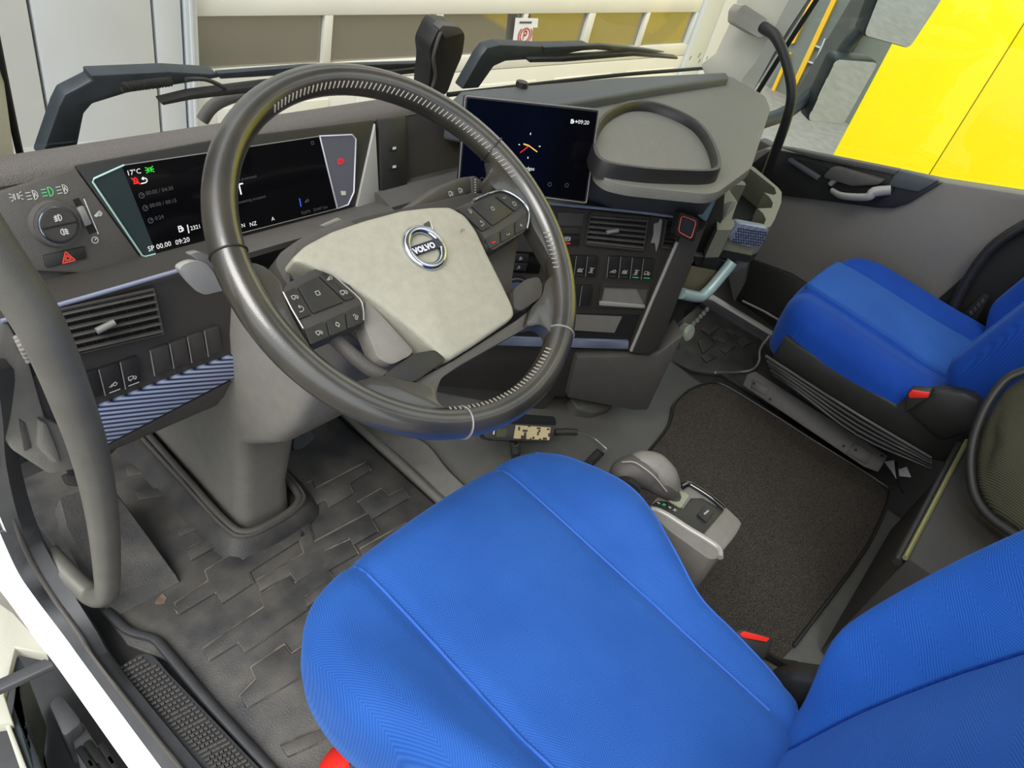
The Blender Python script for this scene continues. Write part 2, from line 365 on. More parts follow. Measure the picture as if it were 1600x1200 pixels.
M['mirror'] = mat('mirror_glass', (225, 230, 230), .02, metal=1)
M['glass'] = glassmat('clear_glass', (250, 250, 250), .03)
M['sidegl'] = glassmat('side_glass', (246, 250, 248), .03)
# ------------------------------------------------------------------ outside
GZ = -1.45
gd = (ROT @ V((2110 - 800, 600 - 10.4, -FPX))); gd.z = 0; gd.normalize()
gp = at(305, 26, y=3.2)
GAR = Pl(gp, gd, (0, 0, 1))
def slab(name, c, s, m, label): return struct(box(name, c, s, m), label)
slab('ground', (0, 0, GZ - .05), (60, 60, .1), M['asph'], 'grey paving around the parked truck')
bld = thing('garage_building', 'white industrial wall and sectional garage door beyond the windscreen', 'building', GAR.pt(0, GZ - gp.z))
def gq(u0, u1, zb, zt): return [GAR.pt(u0, zb - gp.z), GAR.pt(u1, zb - gp.z), GAR.pt(u1, zt - gp.z), GAR.pt(u0, zt - gp.z)]
def gu(px, py): return (GAR.pix(px, py) - gp).dot(GAR.u)
def gz(px, py): return GAR.pix(px, py).z
ZT = gz(305, 26); ZB = gz(304, 112)
def gbox(name, u0, u1, zb, zt, h, d, m, par, bevel=.004):
    return prism(name, [p + GAR.n * h for p in gq(u0, u1, zb, zt)], GAR.n * -d, m, par, bevel)
ue = [gu(-420, 60), gu(58, 100), gu(241, 100), gu(283, 60), gu(303, 60)]
gbox('backing_wall', -9, gu(1180, 45), GZ, 5, -.12, .1, M['bdark'], bld)
for a, b in zip(ue[:-2], ue[1:-1]): gbox('wall_panel', a + .006, b - .006, GZ, 4.5, .03, .08, M['wallw'], bld, .008)
gbox('door_post', ue[3] + .004, ue[4], GZ, 4.5, .045, .08, M['frame'], bld)
gbox('door_post', ue[3] + .02, ue[3] + .035, GZ, 4.5, .055, .08, M['wallw'], bld)
# sectional door
gdoor = thing('garage_door', 'white sectional garage door with a row of dark window panes', 'garage door', GAR.pt(1, GZ - gp.z))
du0 = ue[4] + .005; du1 = gu(1084, 45)
wx = [(305, 506), (519, 677), (688, 811), (818, 911), (921, 999), (1004.5, 1074)]
wu = [(gu(a, 60), gu(b, 60)) for a, b in wx]
hgt = ZT - ZB
def section(zb, zt):
    s = gbox('door_section', du0, du1, zb + .004, zt - .004, 0, .05, M['doorw'], gdoor, .004)
    k = 5; w = (du1 - du0) / k
    for i in range(k): gbox('raised_panel', du0 + w * i + .09, du0 + w * (i + 1) - .09, zb + .09, zt - .09, .008, .012, M['doorw'], s, .006)
section(ZB - .62, ZB - .09); section(ZB - 1.15, ZB - .62)
z = ZT + .09
while z < 3.2: section(z, z + .53); z += .53
gbox('window_rail', du0, du1, ZB - .09, ZB, 0, .05, M['doorw'], gdoor)
gbox('window_rail', du0, du1, ZT, ZT + .09, 0, .05, M['doorw'], gdoor)
prev = du0
for a, b in wu:
    gbox('mullion', prev, a, ZB, ZT, 0, .05, M['doorw'], gdoor, .003); prev = b
    gbox('window_pane', a, b, ZB, ZT, -.025, .006, M['wglass'], gdoor, 0)
gbox('mullion', prev, du1, ZB, ZT, 0, .05, M['frame'], gdoor)
gbox('door_post', du1 + .005, du1 + .25, GZ, 4.5, .03, .1, M['frame'], bld)
gbox('wall_panel', du1 + .26, du1 + .95, GZ, 4.5, .03, .08, M['wallw'], bld, .008)
GW = Pl(GAR.o + GAR.n * .012, GAR.u, GAR.v)
sg = plate('no_parking_sheet', GW, [(806, 28), (841, 29), (840, 43), (833, 43), (830, 70), (801, 69)], M['paper'], None, 0, .003)
tag(sg, 'white notice sheet with a red circled P taped to a garage door pane', 'notice')
icon('printed_symbol', GW, (820, 55), .115, 'P', M['signred'], sg, w=.010, h=.002)
strokes('printed_line', GW, [[GW.pix(812, 35), GW.pix(830, 35)]], .012, M['dim'], sg, .002)
# yellow neighbour and the grey hall with yellow mullions
yw = thing('yellow_facade', 'bright yellow flat panelled wall filling the passenger window', 'building', (7.5, -4, GZ))
yy0 = at(1302, 241, x=7.5).y; ys = at(1453, 270, x=7.5).y
for a, b in ((yy0, ys + .004), (ys - .004, ys - 2.4), (ys - 2.408, ys - 4.8), (ys - 4.808, ys - 7.2)):
    box('wall_panel', (7.65, (a + b) / 2, 1.3), (.3, abs(a - b), 5.5), M['yellow'], yw, bevel=.006)
HX = 11.0
HP = Pl((HX, 0, 0), (0, -1, 0), (0, 0, 1))
hall = thing('grey_hall', 'grey glazed hall with vertical yellow mullions right of the windscreen pillar', 'building', (HX, 3, GZ))
plate('facade_wall', HP, [(1040, -30), (1480, -30), (1330, 200), (1140, 260)], M['bgrey'], hall, 0, .3)
for px in ([(1268, -5), (1274, -5), (1240, 68), (1235, 68)], [(1231, 82), (1235, 84), (1200, 165), (1195, 163)], [(1301, -5), (1309, -5), (1237, 150), (1230, 147)], [(1335, -5), (1338, -5), (1318, 38), (1315, 36)], [(1228, 175), (1238, 172), (1205, 250), (1190, 245)]):
    plate('yellow_mullion', HP, px, M['ystrip'], hall, .06, .06)
for px in ([(1288, 60), (1290, 61), (1262, 126), (1260, 125)], [(1272, 70), (1288, 76), (1287, 78), (1271, 72)], [(1262, 95), (1276, 100), (1275, 102), (1261, 97)]):
    plate('white_bar', HP, px, M['frame'], hall, .05, .04)
plate('dark_column', HP, [(1335, -10), (1378, -10), (1262, 186), (1228, 170), (1240, 150)], M['bdark'], hall, .25, .25)
# ------------------------------------------------------------------ cab shell
fl = struct(box('floor', (1.25, .2, -.03), (2.1, 2.3, .06), M['rubber'], bevel=.01), 'black cab floor')
wr = struct(box('wall_rear', (1.22, -1.0, .75), (2.1, .06, 1.7), M['dash']), 'dark rear cab wall')
wrt = struct(box('wall_right', (2.31, -.1, .26), (.05, 1.75, .6), M['dash'], bevel=.01), 'dark lower passenger side of the cab')
bpl = struct(box('trim_5', (2.29, -.62, 1.1), (.06, .7, 1.2), M['dash'], bevel=.01), 'dark rear door pillar')
ceil = struct(ring_plate('ceiling', [V((.12, -1.05, 1.95)), V((2.32, -1.05, 1.95)), V((2.32, .95, 1.95)), V((.12, .95, 1.95))], [[V((.80, -.62, 1.95)), V((1.75, -.62, 1.95)), V((1.75, .12, 1.95)), V((.80, .12, 1.95))]], V((0, 0, .05)), M['cream']), 'cream cab roof with open hatch added for light')  # unseen roof; hatch opening added to brighten the space between the seats
wf = struct(box('wall_front', (1.22, 1.24, .22), (2.06, .06, .56), M['blueblack'], bevel=.01), 'dark front bulkhead below the windscreen')
# windscreen
WS = Pl((1.2, 1.13, .7), (1, 0, 0), (0, -.16, 1))
ws = plate('window_1', WS, [(-60, 240), (-60, -60), (1200, -60), (1165, 0), (1150, 55), (1128, 95), (1105, 107), (1060, 112), (700, 150), (300, 205)], M['glass'], None, 0, .004)
struct(ws, 'clear windscreen glass', 'windscreen')
tube('window_seal', WS.poly([(1205, -50), (1170, 0), (1155, 45), (1133, 88), (1112, 104), (1070, 109), (960, 118), (700, 148)], .004), .006, M['deep'], ws, seg=6, n=5)
tube('window_seal', WS.poly([(-12, 30), (8, 130), (30, 235), (40, 262)], .004), .005, M['deep'], ws, seg=6, n=3)
for px, s in (((1078, 90), .012), ((1092, 86), .016), ((1092, 95), .013), ((1104, 90), .011)): icon('printed_mark', WS, px, s, 'wheel', M['dim'], ws, w=.0022, h=.002)
# driver-side pillar trim (a strip left of the windscreen)
lp = loft('trim_1', [[at(-40, 40, y=1.08), at(-6, 40, y=1.12), at(-6, 40, y=1.16), at(-40, 40, y=1.14)], [at(-25, 300, y=1.0), at(30, 300, y=1.08), at(30, 300, y=1.12), at(-25, 300, y=1.08)]], M['cream'])
struct(lp, 'cream driver-side windscreen pillar trim')
# passenger-side pillar
rows = [((1210, -70), (1300, -60)), ((1172, 0), (1262, 0)), ((1155, 50), (1232, 45)), ((1133, 95), (1208, 85)), ((1110, 112), (1190, 118)), ((1118, 135), (1172, 150)), ((1140, 175), (1165, 180))]
rg = []
for (a, b), (c, d) in rows:
    P, Q = at(a, b, y=1.06), at(c, d, x=2.22); 
    if P.x > 2.2: P = at(a, b, x=2.2)
    Md = P.lerp(Q, .55) + V((-.03, -.03, 0)); rg.append([P, Md, Q, Q + V((.03, .05, 0)), P + V((.03, .05, 0))])
pil = struct(loft('trim_2', rg, M['cream'], ang=50), 'cream passenger-side windscreen pillar trim')
hb = [at(1152, 18, y=.92), at(1163, 6, y=.9), at(1200, 30, x=2.15), at(1200, 50, x=2.15), at(1188, 60, x=2.14), at(1150, 38, y=.92)]
prism('handle_mount', rounded(hb, .01), V((.03, .04, -.01)), M['cream'], pil, .004)
for a, b, r, m in ((-8, -2, .008, 'deep'), (0, 1, .005, 'satin'), (9, 4, .007, 'deep')):
    tube('door_seal', [at(1290 + a, -40 + b, x=2.24), at(1264 + a, 0 + b, x=2.24), at(1222 + a, 65 + b, x=2.24), at(1172 + a, 145 + b, x=2.24)], r, M[m], pil, seg=8, n=4)
# ------------------------------------------------------------------ passenger door
DX = 2.25
DP = Pl((DX, 0, 0), (0, -1, 0), (0, 0, 1))
dr = plate('door_1', DP, [(1150, 250), (1195, 232), (1228, 236), (1395, 268), (1470, 284), (1680, 316), (1640, 330), (1545, 400), (1455, 478), (1420, 560), (1300, 520), (1190, 500), (1145, 470), (1130, 400)], M['door'], None, 0, .06, .006)
struct(dr, 'grey passenger door card with dark upper trim', 'door')
plate('upper_trim', DP, [(1165, 262), (1205, 232), (1232, 238), (1400, 270), (1472, 286), (1420, 318), (1395, 326), (1368, 325), (1287, 314), (1222, 306)], M['black'], dr, .02, .03, .006)
plate('window_ledge', DP, [(1212, 229), (1234, 232), (1404, 266), (1398, 274), (1270, 248)], M['dash'], dr, .035, .03, .004)
plate('ledge_cover', DP, [(1397, 270), (1408, 266), (1468, 282), (1434, 302), (1385, 291)], M['ledge'], dr, .034, .03, .008)
plate('speaker_trim', DP, [(1233, 246), (1282, 276), (1276, 283), (1229, 252)], M['ledge'], dr, .036, .02, .004)
plate('armrest_pocket', DP, [(1240, 248), (1290, 262), (1385, 288), (1360, 292), (1284, 278)], M['deep'], dr, .026, .02, .003)
bz = plate('handle_bezel', DP, [(1283, 278), (1298, 261), (1310, 261), (1382, 282), (1372, 290), (1330, 292)], M['dash'], dr, .05, .04, .008)
plate('handle_recess', DP, [(1292, 292), (1311, 279), (1372, 291), (1397, 293), (1392, 304), (1368, 316), (1312, 312)], M['deep'], dr, .034, .02, .004)
hl = tube('door_handle', [at(1300, 298, x=DX - .045), at(1316, 306, x=DX - .06), at(1354, 308, x=DX - .065), at(1366, 300, x=DX - .06), at(1392, 297, x=DX - .05)], [.010, .012, .013, .015, .014], M['silverp'], dr, seg=10, n=5, flat=.7)
tag(hl, 'silver door release handle')
tube('handle_surround', [at(a, b, x=DX - .04) for a, b in ((1297, 288), (1304, 282), (1312, 279))], .008, M['satin'], dr, seg=8, n=3)
# lower dark part of the door and sill
plate('lower_trim', DP, [(1172, 405), (1235, 428), (1300, 470), (1290, 540), (1200, 505), (1148, 470), (1165, 440)], M['black'], dr, .012, .03, .005)
tube('cable_trim', [at(1160, 470, x=DX - .02), at(1195, 487, x=DX - .02), at(1230, 508, x=DX - .02)], .004, M['satin'], dr, seg=6)
plate('rear_trim', DP, [(1640, 322), (1700, 400), (1520, 600), (1440, 560), (1456, 478), (1540, 402)], M['deep'], dr, .015, .05, .006)
tube('door_frame_seal', [at(1640, 330, x=2.2), at(1560, 378, x=2.2), at(1520, 425, x=2.2), at(1490, 480, x=2.2)], .014, M['black'], dr, seg=8, n=4)
sg2 = prism('window_2', [V((2.29, at(1195, 232, x=2.25).y + .1, .55)), V((2.29, -.6, .8)), V((2.27, -.6, 1.7)), V((2.24, .55, 1.7)), V((2.27, at(1264, 0, x=2.25).y, .9))], V((.004, 0, 0)), M['sidegl'])
struct(sg2, 'clear passenger door window', 'side window')
slr = struct(prism('trim_3', [at(1095, 448, z=.03), at(1120, 455, z=.03), at(1215, 513, z=.03), at(1260, 545, z=.03), at(1255, 552, z=.03), at(1205, 518, z=.03), at(1118, 467, z=.03), at(1090, 456, z=.03)], (0, 0, -.04), M['white'], None, .003), 'white painted passenger door sill')
tread = prism('step_tread', [at(1085, 463, z=.02), at(1112, 468, z=.02), at(1205, 524, z=.02), at(1240, 555, z=.02), at(1220, 560, z=.02), at(1190, 528, z=.02), at(1105, 478, z=.02)], (0, 0, -.02), M['seal'], slr, .003)
# passenger rubber mat
pm = prism('passenger_mat', [at(a, b, z=.012) for a, b in ((1052, 505), (1090, 482), (1110, 482), (1190, 530), (1215, 560), (1215, 640), (1130, 585), (1085, 580), (1040, 560))], (0, 0, -.014), M['matd'], None, .003)
tag(pm, 'black rubber mat in the passenger footwell', 'floor mat')
for px in ([(1103, 507), (1112, 513), (1120, 506), (1127, 510), (1108, 524), (1095, 514)], [(1124, 517), (1140, 528), (1132, 535), (1122, 530), (1118, 533), (1112, 528)], [(1140, 512), (1152, 520), (1146, 524), (1134, 516)],
           [(1090, 532), (1110, 527), (1118, 538), (1098, 552)], [(1125, 545), (1142, 534), (1150, 541), (1134, 552)], [(1150, 532), (1164, 524), (1176, 534), (1160, 543)], [(1095, 556), (1110, 552), (1120, 558), (1104, 566)]):
    prism('mat_tile', [at(a, b, z=.017) for a, b in px], (0, 0, -.006), M['matd'], pm, .0025)
# exterior mirrors
def mirror(name, px, X, label, parx):
    MP = Pl(at(px[0][0], px[0][1], x=X), V((.86, -.5, 0)), V((0, -.14, 1)))
    g = MP.poly(px); c = sum(g, V()) / len(g)
    t = thing(name, label, 'mirror', c - V((0, 0, .15)))
    outer = [c + (p - c) * 1.035 for p in g]
    prism('housing', rounded(outer, .02), MP.n * -.05, M['blueblack'], t, .012)
    prism('mirror_glass', [p + MP.n * .004 for p in rounded(g, .02)], MP.n * -.006, M['mirror'], t)
    return t, MP, c
m1, MP1, c1 = mirror('wide_angle_mirror', [(1386, -40), (1490, -40), (1469, 0), (1420, 74), (1349, 54)], 2.75, 'upper rectangular exterior mirror in front of the yellow wall', 0)
m2, MP2, c2 = mirror('exterior_mirror', [(1306, 92), (1371, 97), (1317, 193), (1261, 187)], 2.75, 'lower convex exterior mirror reflecting the yard', 0)
tube('mirror_arm', [c1 + V((0, .06, -.02)), c1.lerp(c2, .5) + V((.0, .09, 0)), c2 + V((0, .06, .02))], .022, M['blueblack'], m1, seg=10, n=4)
tube('mirror_arm', [c2 + V((0, .08, -.02)), c2 + V((-.15, .12, -.12)), V((2.3, .95, .5))], .025, M['blueblack'], m2, seg=10, n=4)
# ------------------------------------------------------------------ driver-side sill and door opening
def strip(name, A, B, thick, m, parent=None, bevel=.003):
    """band between two matching polylines of 3-D points"""
    bm = bmesh.new(); n = len(A); up = V((-.3, 0, 1)).normalized() * thick
    a = [bm.verts.new(p) for p in A]; b = [bm.verts.new(p) for p in B]; c = [bm.verts.new(V(p) - up) for p in A]; d = [bm.verts.new(V(p) - up) for p in B]
    for i in range(n - 1):
        bm.faces.new((a[i], a[i + 1], b[i + 1], b[i])); bm.faces.new((c[i], d[i], d[i + 1], c[i + 1]))
        bm.faces.new((a[i], c[i], c[i + 1], a[i + 1])); bm.faces.new((b[i], b[i + 1], d[i + 1], d[i]))
    bm.faces.new((a[0], b[0], d[0], c[0])); bm.faces.new((a[-1], c[-1], d[-1], b[-1]))
    return from_bm(name, bm, m, parent, ang=50)
def cm(pts, n=6): return catmull(pts, n)
inn = cm([at(8, 560, x=.2), at(17, 640, x=.2), at(21, 714, x=.2), at(45, 800, x=.205), at(74, 861, x=.21), at(108, 918, x=.214), at(150, 985, z=.06), at(182, 1037, z=.05), at(302, 1184, z=.05), at(395, 1290, z=.05)])
mid = cm([at(-22, 560, x=.17), at(-10, 640, x=.17), at(-3, 714, x=.17), at(18, 800, x=.18), at(45, 870, x=.185), at(80, 930, x=.19), at(122, 990, z=.065), at(155, 1040, z=.06), at(268, 1184, z=.055), at(355, 1290, z=.055)])
out = cm([at(-60, 560, x=.15), at(-50, 640, x=.15), at(-40, 730, x=.15), at(-6, 818, x=.16), at(26, 890, x=.165), at(52, 930, x=.168), at(101, 995, z=.05), at(135, 1042, z=.045), at(240, 1184, z=.04), at(320, 1290, z=.04)])
wo = cm([at(-120, 600, x=.12), at(-110, 700, x=.12), at(-80, 800, x=.125), at(-45, 870, x=.135), at(-15, 905, x=.138), at(13, 940, x=.14), at(60, 1005, z=.02), at(92, 1046, z=.01), at(193, 1189, z=.005), at(268, 1290, z=.0)])
sl = struct(strip('trim_4', out, wo, .03, M['white']), 'white painted driver door sill')
strip('sill_trim', mid, out, .02, M['seal'], sl); 
sk = strip('inner_trim', inn, mid, .02, M['seal'], sl)
tube('trim_bead', [p + V((0, 0, .003)) for p in mid], .004, M['dash'], sl, seg=6)
# ribbed kick plate
kp = prism('kick_plate', rounded([at(a, b, z=.034) for a, b in ((180, 1046), (222, 1020), (240, 1024), (262, 1050), (420, 1215), (520, 1320), (420, 1320), (320, 1210))], .012), (0, 0, -.02), M['seal'], sl, .003)
bm = bmesh.new()
for i in range(46):
    for j in range(6):
        a = at(186 + i * 5.2 + 0, 1046 + i * 5.5, z=.036); b = at(228 + i * 5.2, 1024 + i * 5.5, z=.036)
        q = a.lerp(b, (j + .5) / 6); d = (b - a).normalized()
        if i < 3 and j > 4: continue
        add_box(bm, q, .0085, .0036, .004, (d, V((0, 0, 1)).cross(d), V((0, 0, 1))), 0)
kr = from_bm('kick_plate_grid', bm, M['dash'], sl, smooth=False); kr['kind'] = 'stuff'
# white lower body and step well outside the door
bd = thing('entry_step', 'grey plastic entry step well below the white driver door sill', 'step', (.08, .75, -.6))
prism('white_panel', [at(-60, 900, z=-.12), at(18, 955, z=-.12), at(68, 1010, z=-.12), at(74, 1022, z=-.14), at(24, 1012, z=-.14), at(6, 1085, z=-.14), at(20, 1128, z=-.14), at(-60, 1140, z=-.14)], V((0, 0, -.03)), M['cream'], bd, .006)
prism('well_floor', [at(-60, 1000, z=-.42), at(100, 1010, z=-.42), at(270, 1290, z=-.42), at(-60, 1290, z=-.42)], V((0, 0, -.05)), M['seal'], bd, .005)
prism('well_side', [at(20, 1010, z=-.16), at(38, 1040, z=-.16), at(30, 1100, z=-.16), at(60, 1180, z=-.16), at(80, 1230, z=-.16), at(50, 1230, z=-.16), at(14, 1130, z=-.16), at(22, 1080, z=-.16)], V((0, 0, -.25)), M['blueblack'], bd, .008)
prism('well_rim', [at(6, 1128, z=-.15), at(14, 1126, z=-.15), at(46, 1210, z=-.15), at(36, 1215, z=-.15)], V((0, 0, -.05)), M['cream'], bd, .003)
prism('grip_lug', rounded([at(76, 1098, z=-.2), at(95, 1085, z=-.2), at(128, 1128, z=-.2), at(100, 1152, z=-.2)], .01), V((0, 0, -.12)), M['seal'], bd, .01)
stp = prism('step_plate', [at(108, 1140, z=-.24), at(126, 1125, z=-.24), at(215, 1260, z=-.24), at(150, 1290, z=-.24)], V((0, 0, -.05)), M['ledge'], bd, .005)
for a, b in ((134, 1185), (146, 1176), (158, 1188), (168, 1180), (150, 1205), (180, 1200)):
    c = at(a, b, z=-.238); box('step_rib', c, (.012, .05, .014), M['deep'], stp, bevel=.003)
prism('door_strap', [at(-20, 1068, z=-.02), at(70, 1028, z=.0), at(82, 1034, z=.0), at(84, 1040, z=.0), at(-20, 1088, z=-.02)], V((0, 0, -.015)), M['seal'], bd, .003)
# ------------------------------------------------------------------ driver floor
dm = prism('driver_mat', [V(p) for p in ((.27, -.3, .014), (.875, -.3, .014), (.875, 1.16, .014), (.25, 1.16, .014), (.25, .72, .014), (.30, .62, .014))], (0, 0, -.014), M['mat'], None, .004)
tag(dm, 'dusty black rubber driver floor mat with raised stepped tiles', 'floor mat')
def c3(L): return [(x * .35, 780 + y * .35) for x, y in L]
def c4(L): return [(400 + x * .35, 560 + y * .35) for x, y in L]
tiles = [c3([(780, 465), (930, 365), (915, 320), (1050, 235), (1080, 270), (1340, 110), (1370, 160), (1110, 325), (1132, 372), (990, 465), (962, 415), (800, 512)]),
 c3([(905, 668), (1180, 480), (1160, 430), (1290, 340), (1315, 375), (1445, 285), (1430, 240), (1560, 180), (1600, 240), (1460, 320), (1490, 350), (1360, 430), (1376, 490), (1090, 686), (1062, 640), (932, 722)]),
 c3([(1070, 880), (1142, 805), (1120, 752), (1270, 648), (1300, 690), (1420, 610), (1500, 700), (1102, 932)]),
 c3([(1252, 1100), (1458, 1010), (1482, 1060), (1285, 1148)]),
 c3([(828, 225), (850, 272), (1010, 185), (985, 150)]),
 c4([(185, 700), (310, 630), (325, 665), (435, 602), (415, 558), (512, 498), (490, 462), (265, 580), (250, 545), (190, 572)]),
 c4([(200, 735), (230, 720), (260, 818), (500, 690), (545, 770), (430, 835), (415, 800), (300, 860), (310, 915), (180, 1000), (150, 960), (20, 1040), (0, 990), (215, 870), (190, 800)]),
 c4([(455, 640), (560, 580), (590, 615), (655, 580), (685, 620), (520, 715)]),
 c4([(210, 1070), (340, 975), (365, 1005), (300, 1060), (225, 1110)]),
 c4([(465, 850), (670, 735), (695, 760), (480, 895)])]
for px in tiles:
    t_ = prism('mat_tile', [at(a, b, z=.020) for a, b in px], (0, 0, -.008), M['mat'], dm, .0028, 2)
    tube('dusty_lit_edge', [at(a, b, z=.0165) for a, b in px], .0022, M['edge'], t_, seg=5, closed=True)
for px in ([(560, 470), (680, 485), (690, 530), (655, 535), (640, 510), (570, 525)], [(600, 590), (770, 568), (782, 605), (620, 632)], [(790, 760), (800, 795), (900, 755), (880, 735)]):
    prism('mat_tile', [at(x * .35, 560 + y * .35, z=.018) for x, y in px], (0, 0, -.006), M['mat'], dm, .0025)
# raised bead between mat and sill
tube('mat_bead', [at(168, 955, z=.02), at(200, 985, z=.025), at(240, 998, z=.025), at(262, 1020, z=.025), at(330, 1100, z=.025), at(440, 1220, z=.025)], .011, M['seal'], dm, seg=8, n=5, flat=.7)
for px in ([(725, 420), (745, 440), (735, 465), (700, 470), (690, 460)], [(700, 380), (760, 350), (765, 370), (720, 395)], [(775, 485), (800, 505), (790, 515)]):
    d_ = prism('dust_patch', [at(a, b, z=.0155) for a, b in c3(px)], (0, 0, -.001), M['dust'], dm)
# footrest wedge
fr = loft('footrest', [[at(85, 800, z=.10), at(92, 778, z=.115), at(168, 752, z=.115), at(182, 770, z=.10)], [at(92, 830, z=.085), at(105, 825, z=.095), at(225, 830, z=.06), at(232, 838, z=.05)], [at(150, 940, z=.03), at(160, 930, z=.034), at(272, 895, z=.03), at(278, 905, z=.024)], [at(180, 965, z=.014), at(185, 958, z=.018), at(278, 905, z=.018), at(282, 910, z=.014)]], M['mat'], None, ang=40)
for_mod = fr.modifiers.new('bevel', 'BEVEL'); for_mod.width = .006; for_mod.segments = 2
tag(fr, 'black sloping rubber footrest beside the driver sill', 'footrest')
# engine tunnel
TZ = .08
tn = loft('engine_tunnel', [[V((.885, y, 0)), V((.905, y, zz * .5)), V((.95, y, zz)), V((1.72, y, zz)), V((1.775, y, zz * .6)), V((1.79, y, 0))] for y, zz in ((-.95, TZ), (.3, TZ), (.45, TZ), (.56, TZ + .008), (.68, TZ + .03), (.82, .16), (1.0, .30), (1.2, .42))], M['tunnel'], None, ang=60)
tag(tn, 'grey textured engine tunnel cover between the seats', 'engine cover')
tube('tunnel_edge', [V((.88, 1.1, .05)), V((.885, .9, .03)), V((.89, .7, .02)), V((.885, .3, .018)), V((.885, -.3, .018))], .016, M['grey'], tn, seg=8, n=3, flat=.8)
strip('tunnel_border', cm([at(542, 650, z=.03), at(620, 705, z=.045), at(668, 750, z=.05), at(720, 800, z=.05), at(800, 880, z=.05)]), cm([at(590, 668, z=.10), at(660, 690, z=.10), at(700, 735, z=.09), at(752, 785, z=.088), at(860, 890, z=.088)]), .01, M['grey'], tn)
cpx = [(960, 770), (1008, 712), (1040, 672), (1049, 650), (1053, 632), (1075, 610), (1108, 598), (1135, 604), (1200, 643), (1290, 700), (1372, 752), (1389, 776), (1352, 858), (1240, 1010), (1130, 1130), (980, 1010)]
cp = prism('carpet_mat', [at(a, b, z=TZ + .006) for a, b in cpx], (0, 0, -.008), M['carpet'], None, .002)
tag(cp, 'dark speckled carpet mat lying on the engine tunnel', 'floor mat')
tube('binding', [at(a, b, z=TZ + .008) for a, b in cpx[1:14]], .004, M['black'], cp, seg=6, n=4)
# steering column pedestal
col = thing('steering_column', 'grey plastic steering column shroud rising from the floor to the wheel', 'steering column', (.565, .95, .02))
def rr(x0, x1, y0, y1, z, r=.03, n=4, dx=0, dz=0):
    q = rounded([V((x0, y0, z)), V((x1, y0, z)), V((x1, y1, z + dz)), V((x0, y1, z + dz))], r, n); return q
loft('pedestal', [rr(.515, .63, .79, 1.16, .02), rr(.517, .628, .80, 1.15, .10), rr(.512, .632, .79, 1.14, .22), rr(.505, .642, .775, 1.12, .29), rr(.498, .655, .72, 1.1, .34), rr(.49, .675, .66, 1.08, .40), rr(.485, .685, .62, 1.05, .47), rr(.487, .675, .60, .95, .54, dz=.0), rr(.495, .64, .60, .80, .60, dz=.0)], M['grey'], col, ang=45)
loft('column_head', [rr(.49, .63, .56, .75, .58), rr(.492, .628, .54, .70, .65), rr(.50, .62, .53, .65, .71)], M['dash'], col, ang=45)
tube('boot_rim', [V((x, y, .048)) for x, y in ((.5, 1.15), (.497, .95), (.497, .82), (.513, .777), (.57, .768), (.63, .777), (.648, .82), (.648, .95), (.645, 1.1))], .008, M['dash'], col, seg=8, n=4)
fo = [(.44, 1.16), (.452, .95), (.456, .80), (.487, .745), (.57, .732), (.655, .745), (.684, .80), (.686, .95), (.684, 1.16)]
fi = [(.486, 1.16), (.487, .95), (.488, .815), (.506, .771), (.57, .762), (.637, .771), (.656, .815), (.657, .95), (.655, 1.16)]
O = catmull([V((x, y, .014)) for x, y in fo], 6); I = catmull([V((x, y, .046)) for x, y in fi], 6)
loft('boot_flange', [O, [p + (q - p) * .75 + V((0, 0, .006)) for p, q in zip(O, I)], I, [p + V((0, 0, -.035)) for p in I]], M['matd'], col, cap=False, ang=50, closed=False)
tube('boot_bead', [p + V((0, 0, .002)) for p in I], .005, M['dash'], col, seg=6)
tube('shroud_ring', [V((.558 + .075 * math.cos(a), .585 + .055 * math.sin(a) , .705 + .02 * math.sin(a))) for a in [k * math.pi / 12 for k in range(24)]], .02, M['black'], col, seg=8, closed=True)
# left stalk (light grey paddle) and right stalk with end ring
ls = [at(a, b, y=.70) for a, b in ((278, 418), (300, 407), (322, 410), (345, 440), (360, 452), (345, 455), (318, 462), (300, 445))]
prism('paddle_lever', rounded(ls, .008), V((0, .012, -.004)), M['silverp'], col, .003)
prism('paddle_edge', rounded([p + V((.004, .006, .006)) for p in [at(a, b, y=.70) for a, b in ((296, 409), (312, 405), (326, 411), (352, 445), (346, 450))]], .004), V((0, .012, -.004)), M['satin'], col, .002)
RS = Pl(at(700, 295, y=.66), V((.9, .2, -.1)), V((-.1, .5, .85)))
st = plate('stalk', RS, [(600, 352), (690, 291), (733, 275), (738, 280), (736, 300), (640, 350)], M['dash'], col, 0, .02, .004)
icon('stalk_icon', RS, (704, 302), .011, 'truck', M['glow_w'], st, w=.0016); icon('stalk_icon', RS, (719, 297), .011, 'truck', M['glow_w'], st, w=.0016)
plate('stalk_ring', RS, [(737, 276), (743, 274), (752, 280), (755, 295), (748, 301), (740, 304)], M['dash'], col, .003, .026, .004)
strokes('stalk_marks', RS, [[RS.pix(741, 281 + 4 * i, .003), RS.pix(743, 280.5 + 4 * i, .003)] for i in range(6)], .0016, M['glow_w'], st)
plate('tachograph_tag', RS, [(502, 352), (528, 340), (536, 343), (508, 356)], M['silverp'], col, -.03, .004, .001)
